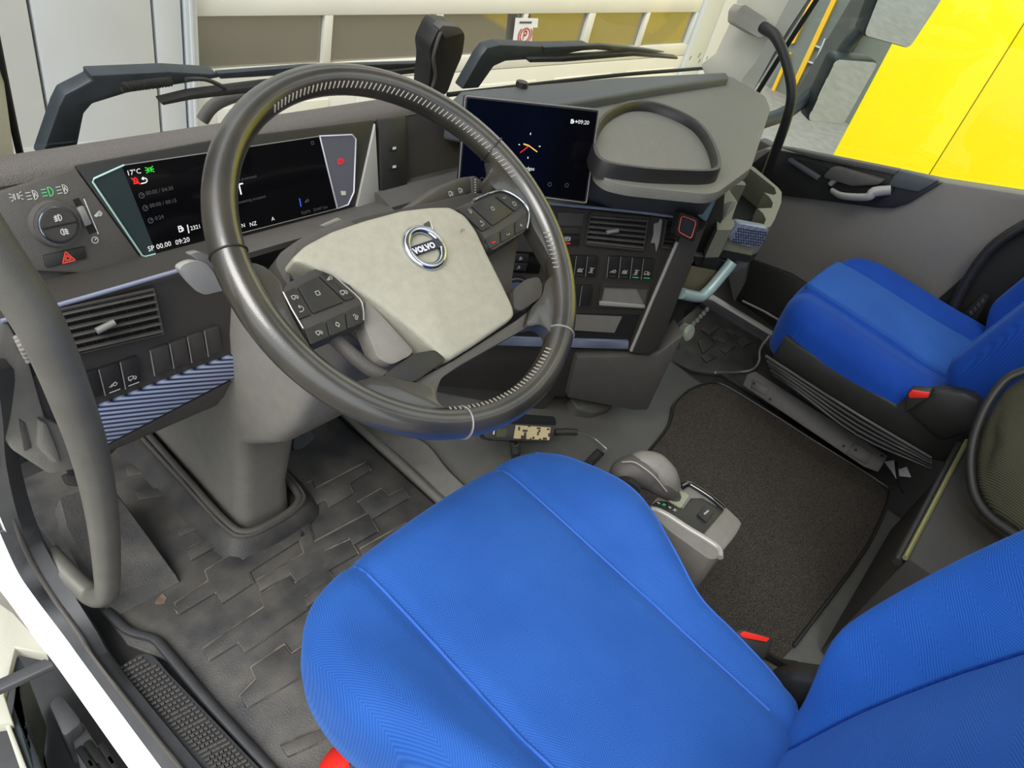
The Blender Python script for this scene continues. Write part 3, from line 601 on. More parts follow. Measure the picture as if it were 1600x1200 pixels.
# brake pedal beside the column
pd = thing('brake_pedal', 'black pedal half hidden behind the steering column', 'pedal', at(480, 690, z=.02))
prism('pedal_pad', rounded([at(a, b, z=.14) for a, b in ((458, 694), (462, 680), (487, 668), (492, 684), (478, 698), (460, 704))], .006), V((0, .02, -.02)), M['seal'], pd, .003)
tube('pedal_arm', [at(472, 686, z=.13), at(472, 670, z=.16) + V((0, .08, .02)), at(470, 660, z=.2) + V((0, .16, .08))], .009, M['deep'], pd, seg=8)
pd2 = thing('clutch_stop', 'black ribbed pedal under the left end of the dashboard', 'pedal', at(115, 745, z=.02))
prism('pedal_pad', rounded([at(a, b, z=.2) for a, b in ((100, 742), (122, 735), (138, 745), (132, 760), (108, 757))], .006), V((0, .02, -.02)), M['rubber'], pd2, .003)
tube('pedal_arm', [at(118, 746, z=.19), V((.30, 1.0, .3))], .009, M['deep'], pd2, seg=8)
# ------------------------------------------------------------------ dashboard
da = thing('dashboard', 'dark grey wraparound truck dashboard with switch panels', 'dashboard', (1.0, 1.0, .3))
UP = Pl((.5, .893, .770), (1, 0, 0), (0, .048, .115))
LO = Pl((.4, .792, .668), (1, 0, 0), (0, .020, .183))
CT = Pl((1.316, .529, .66), (.809, -.588, 0), (0, 0, 1))
def prof(x0, x1, P, name, m, seg=1, ang=50):
    return loft(name, [[V((x0 + (x1 - x0) * k / seg, y, z)) for y, z in P] for k in range(seg + 1)], m, da, ang=ang)
# padded crest and brow over the instruments
prof(.19, 1.0, [(.897, .762), (.893, .768), (.896, .776), (.908, .783), (.925, .784), (.95, .775), (1.02, .735), (1.16, .655), (1.16, .62), (.93, .70), (.91, .757)], 'padded_brow', M['soft'])
# face behind the light switch and cluster
prof(.195, 1.02, [(.895, .768), (.848, .655), (.88, .64), (.93, .75)], 'instrument_face', M['panel'])
plate('switch_panel', UP, [(-30, 308), (118, 262), (222, 404), (200, 416), (150, 428), (60, 424), (-30, 400)], M['dash'], da, .004, .012, .003)
plate('cluster_recess', UP, [(117, 259), (345, 217), (586, 188), (560, 330), (228, 412)], M['black'], da, .003, .01, .002)
# ledge under the instruments, chrome line
prof(.205, .80, [(.852, .650), (.848, .653), (.80, .665), (.790, .663), (.792, .652), (.9, .62)], 'dash_ledge', M['dash'])
tube('chrome_strip', [LO.pix(2, 502, .004), LO.pix(140, 463, .004), LO.pix(285, 421, .004)], .003, M['bright'], da, seg=8)
prof(.206, .515, [(.792, .666), (.774, .490), (.81, .48), (.9, .66)], 'lower_face', M['panel'])
prof(.60, .80, [(.852, .650), (.80, .645), (.78, .50), (.86, .44), (.95, .60)], 'column_surround', M['black'])
# side end cap
plate('end_cap', LO, [(-60, 520), (0, 503), (14, 505), (45, 560), (72, 655), (92, 664), (112, 690), (122, 734), (78, 742), (22, 706), (-30, 640)], M['grey'], da, .006, .16, .008)
plate('end_cap_recess', LO, [(30, 655), (40, 662), (50, 700), (38, 706)], M['dash'], da, .008, .004, .001)
plate('end_cap_ridge', LO, [(60, 655), (75, 662), (92, 705), (98, 728), (82, 724), (60, 700)], M['grey'], da, .014, .012, .005)
# air vents
def vent(pl, q, n, m_frame, h=0.0, knob=None, parent=None, vanes=8):
    tl, tr, br, bl = [V((a, b, 0)) for a, b in q]
    v = plate('air_vent', pl, [(p.x, p.y) for p in (tl, tr, br, bl)], M['deep'], da, h + .0005, .006, .001)
    def g(s, t): p = tl.lerp(tr, s).lerp(bl.lerp(br, s), t); return pl.pix(p.x, p.y, h + .003)
    for i in range(vanes):
        s = (i + .6) / vanes; a, b = g(s, .03), g(s, .97)
        prism('vane', [a - pl.u * .0008, a + pl.u * .0008, b + pl.u * .0008, b - pl.u * .0008], pl.n * -.003, M['black'], v)
    for i in range(n):
        t = (i + .5) / n; a, b = g(0, t), g(1, t); w = pl.v * .0013
        prism('slat', [a - w + pl.n * .007, b - w + pl.n * .007, b + w + pl.n * .004, a + w + pl.n * .004], pl.n * -.004, M[m_frame], v, .0006, 1)
    for a, b in (((0, 0), (1, 0)), ((1, 0), (1, 1)), ((1, 1), (0, 1)), ((0, 1), (0, 0))):
        tube('vent_frame', [g(*a) + pl.n * .003, g(*b) + pl.n * .003], .0025, M['panel'], v, seg=6)
    if knob:
        a, b = g(knob[0] - .1, knob[1] + .05), g(knob[0] + .1, knob[1] - .05)
        tube('vent_slider', [a + pl.n * .010, b + pl.n * .010], .0045, M['satin'], v, seg=8)
    return v
vent(LO, [(85, 484), (238, 451), (253, 520), (106, 554)], 6, 'dash', .001, (.42, .5))
# thumb wheel next to the vent
tw = plate('thumb_wheel_slot', LO, [(27, 512), (42, 508), (74, 575), (50, 590)], M['deep'], da, .002, .004)
for k in range(7):
    t = k / 6; c = LO.pix(37 + 18 * t, 524 + 36 * t, .006 + .006 * math.sin(t * math.pi)); box('wheel_rib', c, (.022, .005, .006), M['silverp'], tw, (LO.u, LO.v, LO.n), .0012)
# rocker switches
def sw(pl, q, m, kind=None, line=None, h=.0, im='glow_w', isz=.011):
    pts = pl.poly(q, h + .005); c = sum(pts, V()) / 4
    o = prism('rocker_switch', [c + (p - c) * .97 for p in pts], pl.n * -.007, M[m], da, .0014)
    # ridge on the left edge
    a, b = pts[0], pts[3]; tube('switch_edge', [a + pl.n * .0006, b + pl.n * .0006], .0009, M['satin'], o, seg=5)
    top = pts[0].lerp(pts[1], .5); bot = pts[3].lerp(pts[2], .5); PP = Pl(c, pl.u, pl.v)
    if kind:
        cc = top.lerp(bot, .68); L = [[cc + pl.u * a * isz + pl.v * b * isz for a, b in ln] for ln in GL[kind]]; strokes('icon', pl, L, .0010, M[im], o)
    if line:
        cc = top.lerp(bot, .93); strokes('indicator', pl, [[cc - pl.u * .007, cc + pl.u * .007]], .0013, M[line], o)
    return o
def k4(L): return [(x * .35, 240 + y * .35) for x, y in L]
for q in ([(670, 880), (752, 852), (772, 960), (690, 992)], [(756, 850), (832, 822), (852, 932), (776, 958)], [(836, 820), (908, 796), (928, 906), (856, 932)], [(912, 794), (978, 770), (995, 880), (930, 905)]): sw(LO, k4(q), 'panel')
sw(LO, k4([(350, 992), (436, 964), (464, 1082), (372, 1108)]), 'black')
sw(LO, k4([(440, 964), (532, 934), (556, 1054), (470, 1080)]), 'black', 'can', 'glow_w')
sw(LO, k4([(536, 932), (615, 904), (636, 1022), (560, 1050)]), 'black', 'truck', 'glow_w')
# blue ribbed trim, underside
plate('ribbed_trim', LO, [(92, 658), (143, 640), (383, 548), (386, 580), (154, 702), (106, 690)], M['stripe'], da, .004, .012, .002)
prism('knee_panel', [at(106, 694, y=.775), at(154, 704, y=.775), at(387, 582, y=.775), at(372, 615, y=.81), at(352, 628, y=.84), at(180, 700, y=.86), at(150, 735, y=.82), at(122, 728, y=.79)], V((0, .1, -.02)), M['dash'], da, .004)
box('under_panel', (.40, 1.02, .40), (.38, .36, .03), M['deep'], da, bevel=.004)
# light switch
lk = UP.pix(84, 349, .004)
def disc(name, c, pl, r, h0, h1, m, par, seg=32, r2=None, bev=.0015):
    bm = bmesh.new(); r2 = r2 or r
    add_prism(bm, [c + pl.n * h1 + (pl.u * math.cos(k * 2 * math.pi / seg) + pl.v * math.sin(k * 2 * math.pi / seg)) * r2 for k in range(seg)], pl.n * (h0 - h1), 0)
    if r2 != r:
        bm.verts.ensure_lookup_table()
        for v in bm.verts[seg:]: v.co = v.co + (v.co - (c + pl.n * h0)).normalized() * (r - r2)
    if bev:
        es = [e for e in bm.edges if len([f for f in e.link_faces if len(f.verts) == seg])]
        bmesh.ops.recalc_face_normals(bm, faces=bm.faces[:]); bmesh.ops.bevel(bm, geom=es, offset=bev, segments=2, affect='EDGES')
    return from_bm(name, bm, m, par)
kb = disc('light_switch', lk, UP, .0285, 0, .014, M['dash'], da, r2=.026)
disc('chrome_ring', lk + UP.n * .014, UP, .0225, -.002, .0035, M['chrome'], kb)
disc('knob_face', lk + UP.n * .0165, UP, .020, -.002, .003, M['panel'], kb)
KF = Pl(lk + UP.n * .0196, UP.u, UP.v)
strokes('knob_split', KF, [[KF.pt(-.019, -.0005), KF.pt(.019, -.0005)]], .0022, M['deep'], kb, .0004)
def ic(o, pl, a, b, kind, s, m, w): return strokes('icon', pl, [[pl.pt(a + x * s, b + y * s) for x, y in ln] for ln in GL[kind]], w, M[m], o, .0007)
ic(kb, KF, 0, .0085, 'fog', .009, 'glow_w', .0012); ic(kb, KF, .002, -.0085, 'fogr', .009, 'glow_w', .0012)
sp_ = [o for o in da.children if o.name == 'switch_panel'][0]
for px, k, m in (((25, 307), 'park', 'glow_w'), ((50, 305), 'beamA', 'glow_w'), ((74, 300), 'beam', 'glow_g'), ((97, 296), 'beamA', 'glow_w')): icon('icon', UP, px, .0125, k, M[m], sp_, w=.0008, base=.004)
plate('dimmer_slot', UP, [(114, 312), (123, 309), (152, 362), (140, 366)], M['deep'], da, .005, .004)
dw = plate('dimmer_wheel', UP, [(121, 325), (131, 321), (145, 350), (133, 355)], M['satin'], da, .010, .008, .002)
strokes('dimmer_line', UP, [[UP.pix(131, 311, .004), UP.pix(153, 365, .004)]], .0014, M['glow_w'], sp_)
icon('icon', UP, (153, 334), .009, 'can', M['glow_w'], sp_, w=.002, base=.004); icon('icon', UP, (148, 375), .0095, 'circ', M['glow_w'], sp_, w=.0012, base=.004)
hz = plate('hazard_button', UP, [(68, 399), (133, 385), (136, 404), (73, 419)], M['black'], da, .0075, .006, .0015)
icon('warning_triangle', UP, (105, 402), .0145, 'tri', M['glow_r'], hz, w=.0016, base=.0078)
# silver cheek, black panel with two sockets, deep pocket
plate('silver_cheek', UP, [(557, 327), (587, 192), (593, 305), (589, 317)], M['silverp'], da, .008, .02, .002)
bp_ = plate('button_panel', UP, [(593, 187), (634, 182), (637, 300), (596, 316)], M['black'], da, .009, .03, .002)
for a, b in ((614, 232), (614, 261)):
    plate('push_button', UP, [(a - 5, b - 3), (a + 5, b - 4), (a + 5, b + 3), (a - 5, b + 4)], M['deep'], bp_, .0115, .003, .0006); plate('button_print', UP, [(a, b - 2), (a + 5, b - 3), (a + 5, b + 1), (a, b + 2)], M['pale'], bp_, .0122, .0008)
plate('pocket_back', UP, [(637, 182), (735, 160), (722, 300), (640, 300)], M['deep'], da, -.02, .01)
plate('pocket_floor', Pl((.9, .86, .672), (1, 0, 0), (0, 1, .12)), [(637, 302), (640, 268), (722, 246), (722, 280)], M['panel'], da, 0, .01, .002)
prof(.80, 1.06, [(.86, .668), (.83, .672), (.80, .664), (.78, .55), (.9, .5)], 'centre_ledge', M['dash'])
# ------------------------------------------------------------------ centre stack
plate('stack_panel', CT, [(640, 318), (860, 322), (1064, 344), (992, 550), (790, 538), (660, 540)], M['panel'], da, 0, .14, .003)
tube('chrome_strip', CT.poly([(850, 318), (930, 325), (1000, 332), (1062, 340)], .004), .003, M['bright'], da, seg=8, n=3)
# fascia between the stack and the dash-top lip
fa = [CT.pix(a, b) for a, b in ((700, 312), (895, 321), (955, 326), (1064, 338), (1092, 342))]
fb = [CT.pix(700, 304, -.06), CT.pix(905, 313, -.05)] + [at(a, b, z=.768) for a, b in ((950, 283), (1085, 298), (1122, 303))]
bm = bmesh.new(); A = [bm.verts.new(p) for p in fa]; B = [bm.verts.new(p) for p in fb]; A2 = [bm.verts.new(p + V((.05, .1, -.02))) for p in fa]; B2 = [bm.verts.new(p + V((.05, .1, -.02))) for p in fb]
for i in range(4):
    bm.faces.new((A[i], A[i + 1], B[i + 1], B[i])); bm.faces.new((A2[i], B2[i], B2[i + 1], A2[i + 1])); bm.faces.new((A[i], A2[i], A2[i + 1], A[i + 1])); bm.faces.new((B[i], B[i + 1], B2[i + 1], B2[i]))
bm.faces.new((A[0], B[0], B2[0], A2[0])); bm.faces.new((A[-1], A2[-1], B2[-1], B[-1]))
from_bm('fascia', bm, M['ledge'], da)
def k6(L): return [(870 + x * .1625, 310 + y * .1625) for x, y in L]
plate('fascia_end', CT, k6([(1400, 10), (1545, 5), (1440, 235), (1355, 180)]), mat('steel_blue', (104, 124, 134), .4), da, .02, .03, .004)
vent(CT, k6([(318, 140), (875, 182), (828, 490), (270, 430)]), 6, 'dash', .001, (.4, .45))
vent(CT, k6([(1050, 195), (1170, 205), (1130, 470), (1005, 460)]), 6, 'black', .001, None, None, 3)
plate('blank_cover', CT, k6([(10, 135), (265, 145), (245, 270), (8, 262)]), M['dash'], da, .004, .004, .0015)
plate('blank_cover', CT, k6([(8, 280), (240, 290), (228, 350), (5, 340)]), M['panel'], da, .004, .004, .0015)
pb = plate('parking_brake_switch', CT, k6([(5, 352), (225, 362), (215, 455), (0, 445)]), M['black'], da, .006, .006, .0015)
icon('icon', CT, k6([(100, 388)])[0], .0125, 'P', M['glow_w'], pb, w=.0014, base=.006)
strokes('indicator', CT, [[CT.pix(*k6([(65, 430)])[0], .006), CT.pix(*k6([(125, 432)])[0], .006)]], .003, M['scr_r'], pb)
stk_ = plate('torn_sticker', CT, k6([(935, 245), (975, 235), (1000, 195), (1015, 215), (1000, 330), (985, 420), (955, 515), (945, 430), (905, 428), (930, 350)]), M['silverp'], da, .0012, .001)
for q, k, ln, im in (([(188, 555), (292, 558), (270, 750), (165, 745)], 'lock', 'dim', 'glow_w'), ([(296, 558), (400, 560), (375, 752), (274, 750)], 'wheel', None, 'glow_w'), ([(500, 560), (612, 563), (590, 765), (480, 760)], 'can', 'dim', 'glow_w'), ([(616, 563), (722, 570), (700, 770), (594, 765)], 'lock', 'dim', 'glow_w'), ([(726, 572), (830, 578), (806, 775), (704, 770)], 'wheel', 'glow_g', 'glow_w'), ([(834, 578), (942, 586), (914, 782), (810, 776)], 'truck', 'glow_g', 'glow_w'), ([(165, 838), (236, 840), (214, 1032), (150, 1030)], None, None, None), ([(242, 840), (350, 846), (322, 1038), (216, 1034)], None, None, None), ([(80, 552), (184, 555), (161, 745), (70, 742)], None, None, None)):
    sw(CT, k6(q), 'black', k, ln, .002, im or 'glow_w', .0135)
pk = ring_plate('storage_pocket', CT.poly(k6([(425, 830), (895, 852), (855, 1065), (398, 1045)]), .006), [CT.poly(k6([(455, 855), (872, 872), (845, 1030), (425, 1005)]), .006)], CT.n * -.008, M['panel'], da)
plate('pocket_inner', CT, k6([(455, 855), (872, 872), (845, 1030), (425, 1005)]), M['grey'], pk, .0025, .004)
plate('pocket_slope', CT, k6([(765, 868), (872, 872), (845, 1030)]), M['dash'], pk, .005, .004)
plate('pocket_lip', CT, k6([(412, 990), (850, 1030), (846, 1058), (408, 1030)]), M['silverp'], pk, .008, .004, .001)
# climate controls seen between the spokes
cl = plate('climate_panel', CT, [(690, 388), (850, 396), (842, 428), (680, 420)], M['screen'], da, .004, .004, .001)
text('temperature', '20°', CT, (779, 408), .017, M['scr_w'], cl, base=.0042)
for q, k in (([(801, 397), (827, 398), (825, 410), (799, 409)], 'fan'), ([(798, 411), (825, 412), (822, 424), (796, 423)], 'back')):
    b_ = plate('climate_button', CT, q, M['black'], da, .008, .006, .0015); icon('icon', CT, (sum(p[0] for p in q) / 4, sum(p[1] for p in q) / 4), .008, k, M['pale'], b_, w=.0012, base=.0082)
kd = CT.pix(803, 447, .004); kc = disc('climate_dial', kd, CT, .026, 0, .016, M['black'], da); disc('dial_ring', kd + CT.n * .012, CT, .0275, 0, .002, M['satin'], kc)
disc('dial_face', kd + CT.n * .016, CT, .02, 0, .0015, mat('dial_blue', (70, 90, 120), .4), kc)
# open shelf, hexagon trim
plate('shelf_mouth', CT, [(690, 486), (1000, 492), (985, 530), (690, 524)], M['deep'], da, .0015, .002)
plate('shelf_back', CT, [(880, 491), (972, 495), (960, 520), (880, 515)], M['grey'], da, .003, .002)
plate('hexagon_trim', CT, [(700, 525), (983, 534), (982, 546), (690, 538)], M['hex'], da, .008, .012, .002)
# slanted side bar
plate('side_bar', CT, [(1062, 372), (1098, 360), (1112, 330), (1030, 545), (1014, 556), (984, 550)], M['panel'], da, .018, .05, .006)
tube('bar_edge', CT.poly([(1058, 378), (1022, 462), (986, 548)], .016), .004, M['silverp'], da, seg=8)
# lower covers
plate('lower_cover', CT, [(640, 545), (790, 540), (985, 549), (1030, 552), (1010, 562), (898, 560), (884, 622), (640, 600)], M['panel'], da, -.01, .12, .005)
plate('storage_flap', CT, [(902, 558), (1000, 556), (1030, 552), (1070, 522), (1012, 642), (990, 642), (886, 622)], M['dash'], da, .01, .1, .006)
plate('knee_cover', CT, [(660, 600), (700, 560), (880, 560), (868, 622), (845, 650), (790, 648), (690, 640)], M['dash'], da, -.03, .1, .01)
dome('tunnel_bulge', rounded(Pl((1.25, .6, .13), (1, 0, 0), (0, 1, .3)).poly([(890, 620), (965, 622), (955, 638), (930, 645), (905, 640)]), .01), V((0, -.3, 1)).normalized(), .012, .03, M['tunnel'], da)
# block behind everything so that the stack has a body
prism('stack_body', [V(p) for p in ((1.02, .80, .64), (1.30, .585, .64), (1.40, .545, .64), (1.78, .66, .64), (1.84, 1.1, .64), (1.02, 1.1, .64))], V((0, 0, -.50)), M['dash'], da, .01)
prism('passenger_dash', [V(p) for p in ((1.7, .74, .60), (2.22, .86, .58), (2.22, 1.18, .58), (1.7, 1.18, .60))], V((0, 0, -.3)), M['black'], da, .02)
# ------------------------------------------------------------------ dash top
tp = prism('dash_top', rounded([at(a, b, z=.78) for a, b in ((880, 168), (1140, 118), (1196, 150), (1204, 170), (1174, 262), (1122, 300), (1104, 303), (985, 290), (950, 282), (932, 268), (922, 215))], .02, 5), V((0, 0, -.02)), M['top'], da, .008, 4)
prism('rear_ledge', [at(700, 160, z=.792), at(720, 140, z=.80) , at(960, 120, z=.80), at(1135, 112, z=.80), at(1141, 120, z=.80), at(1030, 136, z=.80), at(870, 164, z=.80), at(760, 172, z=.80)], V((0, 0, -.07)), M['ledge'], da, .008, 3)
disc('sensor_bump', at(815, 134, z=.80), Pl((0, 0, 0), (1, 0, 0), (0, 1, 0)), .012, -.004, .008, M['black'], da)
tr = thing('dash_tray', 'black rubber-rimmed oval tray lying on the dash top', 'tray', at(1030, 230, z=.78))
tpx = [(926, 222), (930, 198), (948, 174), (985, 157), (1030, 160), (1085, 184), (1113, 214), (1127, 252), (1116, 266), (1060, 266), (1000, 262), (940, 250)]
o0 = catmull([at(a, b, z=.805) for a, b in tpx], 6, True); cc_ = sum(o0, V()) / len(o0)
def shr(o, k, z): return [V((cc_.x + (p.x - cc_.x) * (1 - k), cc_.y + (p.y - cc_.y) * (1 - k), z)) for p in o]
loft('tray_rim', [shr(o0, -.02, .776), shr(o0, -.01, .799), shr(o0, .0, .805), shr(o0, .05, .805), shr(o0, .075, .800), shr(o0, .10, .786), shr(o0, .10, .776)], M['black'], tr, ang=50)
loft('tray_floor', [shr(o0, .098, .776), shr(o0, .098, .788), shr(o0, .115, .788)], M['top'], tr, ang=50)
# ------------------------------------------------------------------ instrument display
idp = thing('instrument_display', 'wide black digital instrument display behind the steering wheel', 'display', UP.pt(.06, -.12))
U2 = .0055
sc = plate('screen', UP, [(190, 259), (500, 213), (527, 326), (245, 398)], M['screen'], idp, U2, .004)
plate('left_wing', UP, [(146, 280), (190, 259), (245, 398), (227, 401)], M['wing'], idp, U2, .004)
rw = plate('right_wing', UP, [(500, 213), (550, 211), (555, 218), (552, 300), (543, 320), (527, 326)], M['wing2'], idp, U2, .004)
tube('teal_edge', UP.poly([(194, 258), (147, 279), (145, 284), (222, 399), (227, 401), (243, 397)], U2), .0014, M['teal'], idp, seg=6)
tube('pale_edge', UP.poly([(499, 213), (550, 210.5), (556, 217), (553, 300), (544, 320), (527, 326), (500, 214)], U2), .0015, M['pale'], idp, seg=6)
tube('screen_edge', UP.poly([(194, 258), (499, 213)], U2), .0008, M['satin'], idp, seg=5); tube('screen_edge', UP.poly([(245, 398), (527, 326)], U2), .0008, M['satin'], idp, seg=5)
def k2(x, y): return (180 + x / 6, 210 + y / 6)
def k3(x, y): return (340 + x * .1625, 190 + y * .1625)
def tx(s, px, hgt, m='scr_w', al='CENTER', st=1.0): text('screen_text', s, UP, px, hgt, M[m], sc, base=U2, h=.0006, align=al, stretch=st)
tx('17°C', k2(173, 355), .0062)
icon('screen_icon', UP, k2(320, 330), .010, 'park', M['scr_g'], sc, w=.0012, base=U2); icon('screen_icon', UP, k2(190, 435), .010, 'bell', M['scr_r'], sc, w=.0014, base=U2); icon('screen_icon', UP, k2(268, 432), .010, 'back', M['scr_w'], sc, w=.0014, base=U2, sx=1.3)
for y, xo, s in ((550, 0, '00:00 / 04:30'), (668, 35, '00:00 / 00:15'), (785, 85, '0:24')):
    icon('screen_icon', UP, k2(245 + xo, y + 22), .008, 'circ', M['dim'], sc, w=.0012, base=U2); tx(s, k2(285 + xo, y + 5), .005, 'dim', 'LEFT')
icon('screen_icon', UP, k2(612, 885), .009, 'pump', M['scr_w'], sc, w=.0013, base=U2)
strokes('gauge_bar', UP, [[UP.pix(*k2(675 + 4 * i, 850 + 20 * i), U2), UP.pix(*k2(677 + 4 * i, 862 + 20 * i), U2)] for i in range(4)], .0016, M['scr_w'], sc)
tx('2321', k2(752, 872), .0055); tx('09:20', k2(630, 1000), .0066); tx('SP 00.00', k2(415, 1050), .0066)
tx('Just promoted', k3(270, 545), .0042, 'dim'); tx('T', k3(215, 655), .016, 'scr_w'); tx('Pausetiming accepted', k3(310, 752), .0042, 'dim')
tx('N', k3(245, 1000), .0055); tx('NZ', k3(340, 985), .0058); tx('A', k3(530, 935), .0055); tx('92470   S2447 km', k3(930, 850), .0048, 'dim')
icon('screen_icon', UP, k3(855, 760), .008, 'can', M['dim'], sc, w=.0012, base=U2); strokes('gauge_bar', UP, [[UP.pix(*k3(785, 740), U2), UP.pix(*k3(800, 815), U2)]], .0016, M['scr_b'], sc)
icon('screen_icon', UP, k3(910, 205), .007, 'sq', M['dim'], sc, w=.001, base=U2)
icon('warning_light', UP, k3(1180, 382), .0115, 'P', M['scr_r'], rw, w=.0011, base=U2)
plate('sensor_window', UP, [k3(1188, 668), k3(1232, 668), k3(1236, 708), k3(1195, 708)], M['cream'], rw, U2 + .001, .001)
# ------------------------------------------------------------------ side display
tl_, tr_, bl_, br_ = at(727, 150, y=.775), at(936, 172, y=.645), at(717, 290, y=.745), at(915, 317, y=.610)
SD = Pl(tl_, tr_ - tl_, tl_ - bl_)
sdp = thing('side_display', 'black touchscreen with analogue clock standing on the centre dash', 'display', bl_.lerp(br_, .5))
pq = SD.poly([(727, 150), (936, 172), (916, 317), (716, 291)])
prism('screen_body', rounded(pq, .004, 3), SD.n * -.016, M['black'], sdp, .002)
ss = prism('screen', [p + SD.n * .0006 for p in rounded(SD.poly([(730, 153), (933, 175), (913, 314), (719, 288)]), .003, 3)], SD.n * -.001, mat('blue_black_glass', (5, 5, 10), .15, spec=.3), sdp)
tube('screen_edge', [p + SD.n * .0004 for p in rounded(pq, .004, 3)], .0013, M['satin'], sdp, seg=6, closed=True)
plate('mount_arm', SD, [(790, 240), (850, 246), (846, 300), (788, 294)], M['black'], sdp, -.016, .10, .004)
def k5(x, y): return (520 + x * .35, y * .35)
def st_(L, w, m): strokes('clock_hand', SD, [[SD.pix(*p) for p in ln] for ln in L], w, M[m], ss, .0016)
st_([[k5(852, 642), k5(875, 650)]], .0022, 'scr_y'); st_([[k5(875, 650), k5(910, 676)]], .0018, 'scr_y'); st_([[k5(875, 650), k5(836, 680)]], .0016, 'scr_r')
strokes('clock_mark', SD, [[SD.pix(*k5(882, 593)), SD.pix(*k5(881, 600))], [SD.pix(*k5(870, 700)), SD.pix(*k5(870, 706))], [SD.pix(*k5(829, 644)), SD.pix(*k5(833, 645))], [SD.pix(*k5(920, 652)), SD.pix(*k5(925, 653))]], .0015, M['scr_w'], ss, .0016)
text('clock_label', 'Huelgas', SD, k5(866, 751), .006, M['scr_w'], ss, h=.0016); text('clock_text', '09:20', SD, k5(1118, 546), .0065, M['scr_w'], ss, h=.0016)
icon('status_icon', SD, k5(1068, 541), .007, 'pump', M['scr_w'], ss, w=.0015, h=.0016); icon('status_icon', SD, k5(1086, 542), .006, 'plus', M['scr_w'], ss, w=.0013, h=.0016)
for p in ((665, 800), (760, 808), (895, 815), (967, 822), (1043, 826)): icon('menu_icon', SD, k5(*p), .008, 'ring', M['dim'], ss, w=.0012, h=.0016)
# ------------------------------------------------------------------ steering wheel
WC = V((.558, .512, .825)); TT = math.radians(31.9)
WP = Pl(WC, (1, 0, 0), (0, math.cos(TT), math.sin(TT)))
sw_ = thing('steering_wheel', 'worn black leather steering wheel with light grey hub cover', 'steering wheel', WC - WP.n * .05)
RM = .2175
def wp(a, r=RM, h=0.0): return WC + (WP.u * math.cos(a) + WP.v * math.sin(a)) * r + WP.n * h
NR = 128; bm = bmesh.new(); rings = []
for i in range(NR):
    a = 2 * math.pi * i / NR; e = WP.u * math.cos(a) + WP.v * math.sin(a); rings.append([bm.verts.new(WC + e * RM + e * .0172 * math.cos(2 * math.pi * k / 20) + WP.n * .0190 * math.sin(2 * math.pi * k / 20)) for k in range(20)])
for i in range(NR):
    A, B = rings[i], rings[(i + 1) % NR]
    for k in range(20): bm.faces.new((A[k], B[k], B[(k + 1) % 20], A[(k + 1) % 20]))
rim = from_bm('rim', bm, M['leather'], sw_, ang=80)
def wang(px, py): p = WP.pix(px, py) - WC; return math.atan2(p.dot(WP.v), p.dot(WP.u)), p.length
for px in ((345, 398), (762, 240), (882, 527), (722, 655)):
    a, _ = wang(*px); e = WP.u * math.cos(a) + WP.v * math.sin(a)
    tube('leather_seam', [WC + e * RM + e * .0178 * math.cos(2 * math.pi * k / 20) + WP.n * .0196 * math.sin(2 * math.pi * k / 20) for k in range(20)], .0012, M['satin' if px[0] > 700 and px[1] > 500 else 'black'], rim, seg=5, closed=True)
bm = bmesh.new()
def stitches(a0, a1):
    n = int(abs(a1 - a0) / .030)
    for i in range(n):
        a = a0 + (a1 - a0) * i / n; th = 2.55
        def q(a, th): e = WP.u * math.cos(a) + WP.v * math.sin(a); return WC + e * RM + e * .0180 * math.cos(th) + WP.n * .0196 * math.sin(th)
        add_tube(bm, [q(a, th - .22), q(a + .013, th + .2)], .00075, 4)
a1, _ = wang(400, 165); a2, _ = wang(770, 300); stitches(a2, a1)
a1, _ = wang(870, 400); a2, _ = wang(840, 380); stitches(wang(840, 420)[0], wang(835, 365)[0])
stitches(wang(690, 620)[0], wang(850, 545)[0])
o_ = from_bm('rim_stitching', bm, M['thread'], rim); o_['kind'] = 'stuff'
# hub cover
hub = dome('hub_cover', rounded(WP.poly([(459, 400), (478, 382), (520, 360), (570, 343), (630, 327), (675, 322), (705, 322), (728, 335), (745, 358), (765, 400), (785, 440), (803, 478), (806, 492), (796, 502), (745, 537), (706, 561), (694, 558), (640, 510), (590, 472), (550, 447), (515, 428), (480, 414), (460, 407)], .006), .006, 3), WP.n, .008, .035, M['cover'], sw_, edge=.006, rings=10)
# emblem: ring, arrow, lettered bar
EC = WP.pix(663, 388, .0138); EP = Pl(EC, WP.u, WP.v)
em = tube('emblem', [EP.pt(.0235 * math.cos(a), .0235 * math.sin(a), .001) for a in [k * math.pi / 20 for k in range(40)]], .0050, M['chrome'], sw_, seg=8, closed=True, flat=1)
prism('emblem_bar', [EP.pt(-.023, -.0055, .0055), EP.pt(.023, -.0055, .0055), EP.pt(.023, .0055, .0055), EP.pt(-.023, .0055, .0055)], EP.n * -.008, mat('emblem_blue', (34, 38, 58), .4), em, .0012)
prism('emblem_arrow', [EP.pt(.0115, .0195, .004), EP.pt(.0195, .0125, .004), EP.pt(.024, .018, .004), EP.pt(.026, .029, .004), EP.pt(.015, .027, .004)], EP.n * -.006, M['chrome'], em, .001)
text('emblem_lettering', 'VOLVO', EP, (663, 388), .0068, M['paper'], em, base=.0056, h=.0004, bold=.0004)
tk = M['cover']
for px in ((596, 424), (722, 362)): strokes('moulded_mark', EP, [[WP.pix(px[0] - 4, px[1], .009), WP.pix(px[0] + 4, px[1] - 4, .009)], [WP.pix(px[0], px[1] - 5, .009), WP.pix(px[0] - 2, px[1] + 4, .009)]], .0008, M['satin'], hub, .0004)
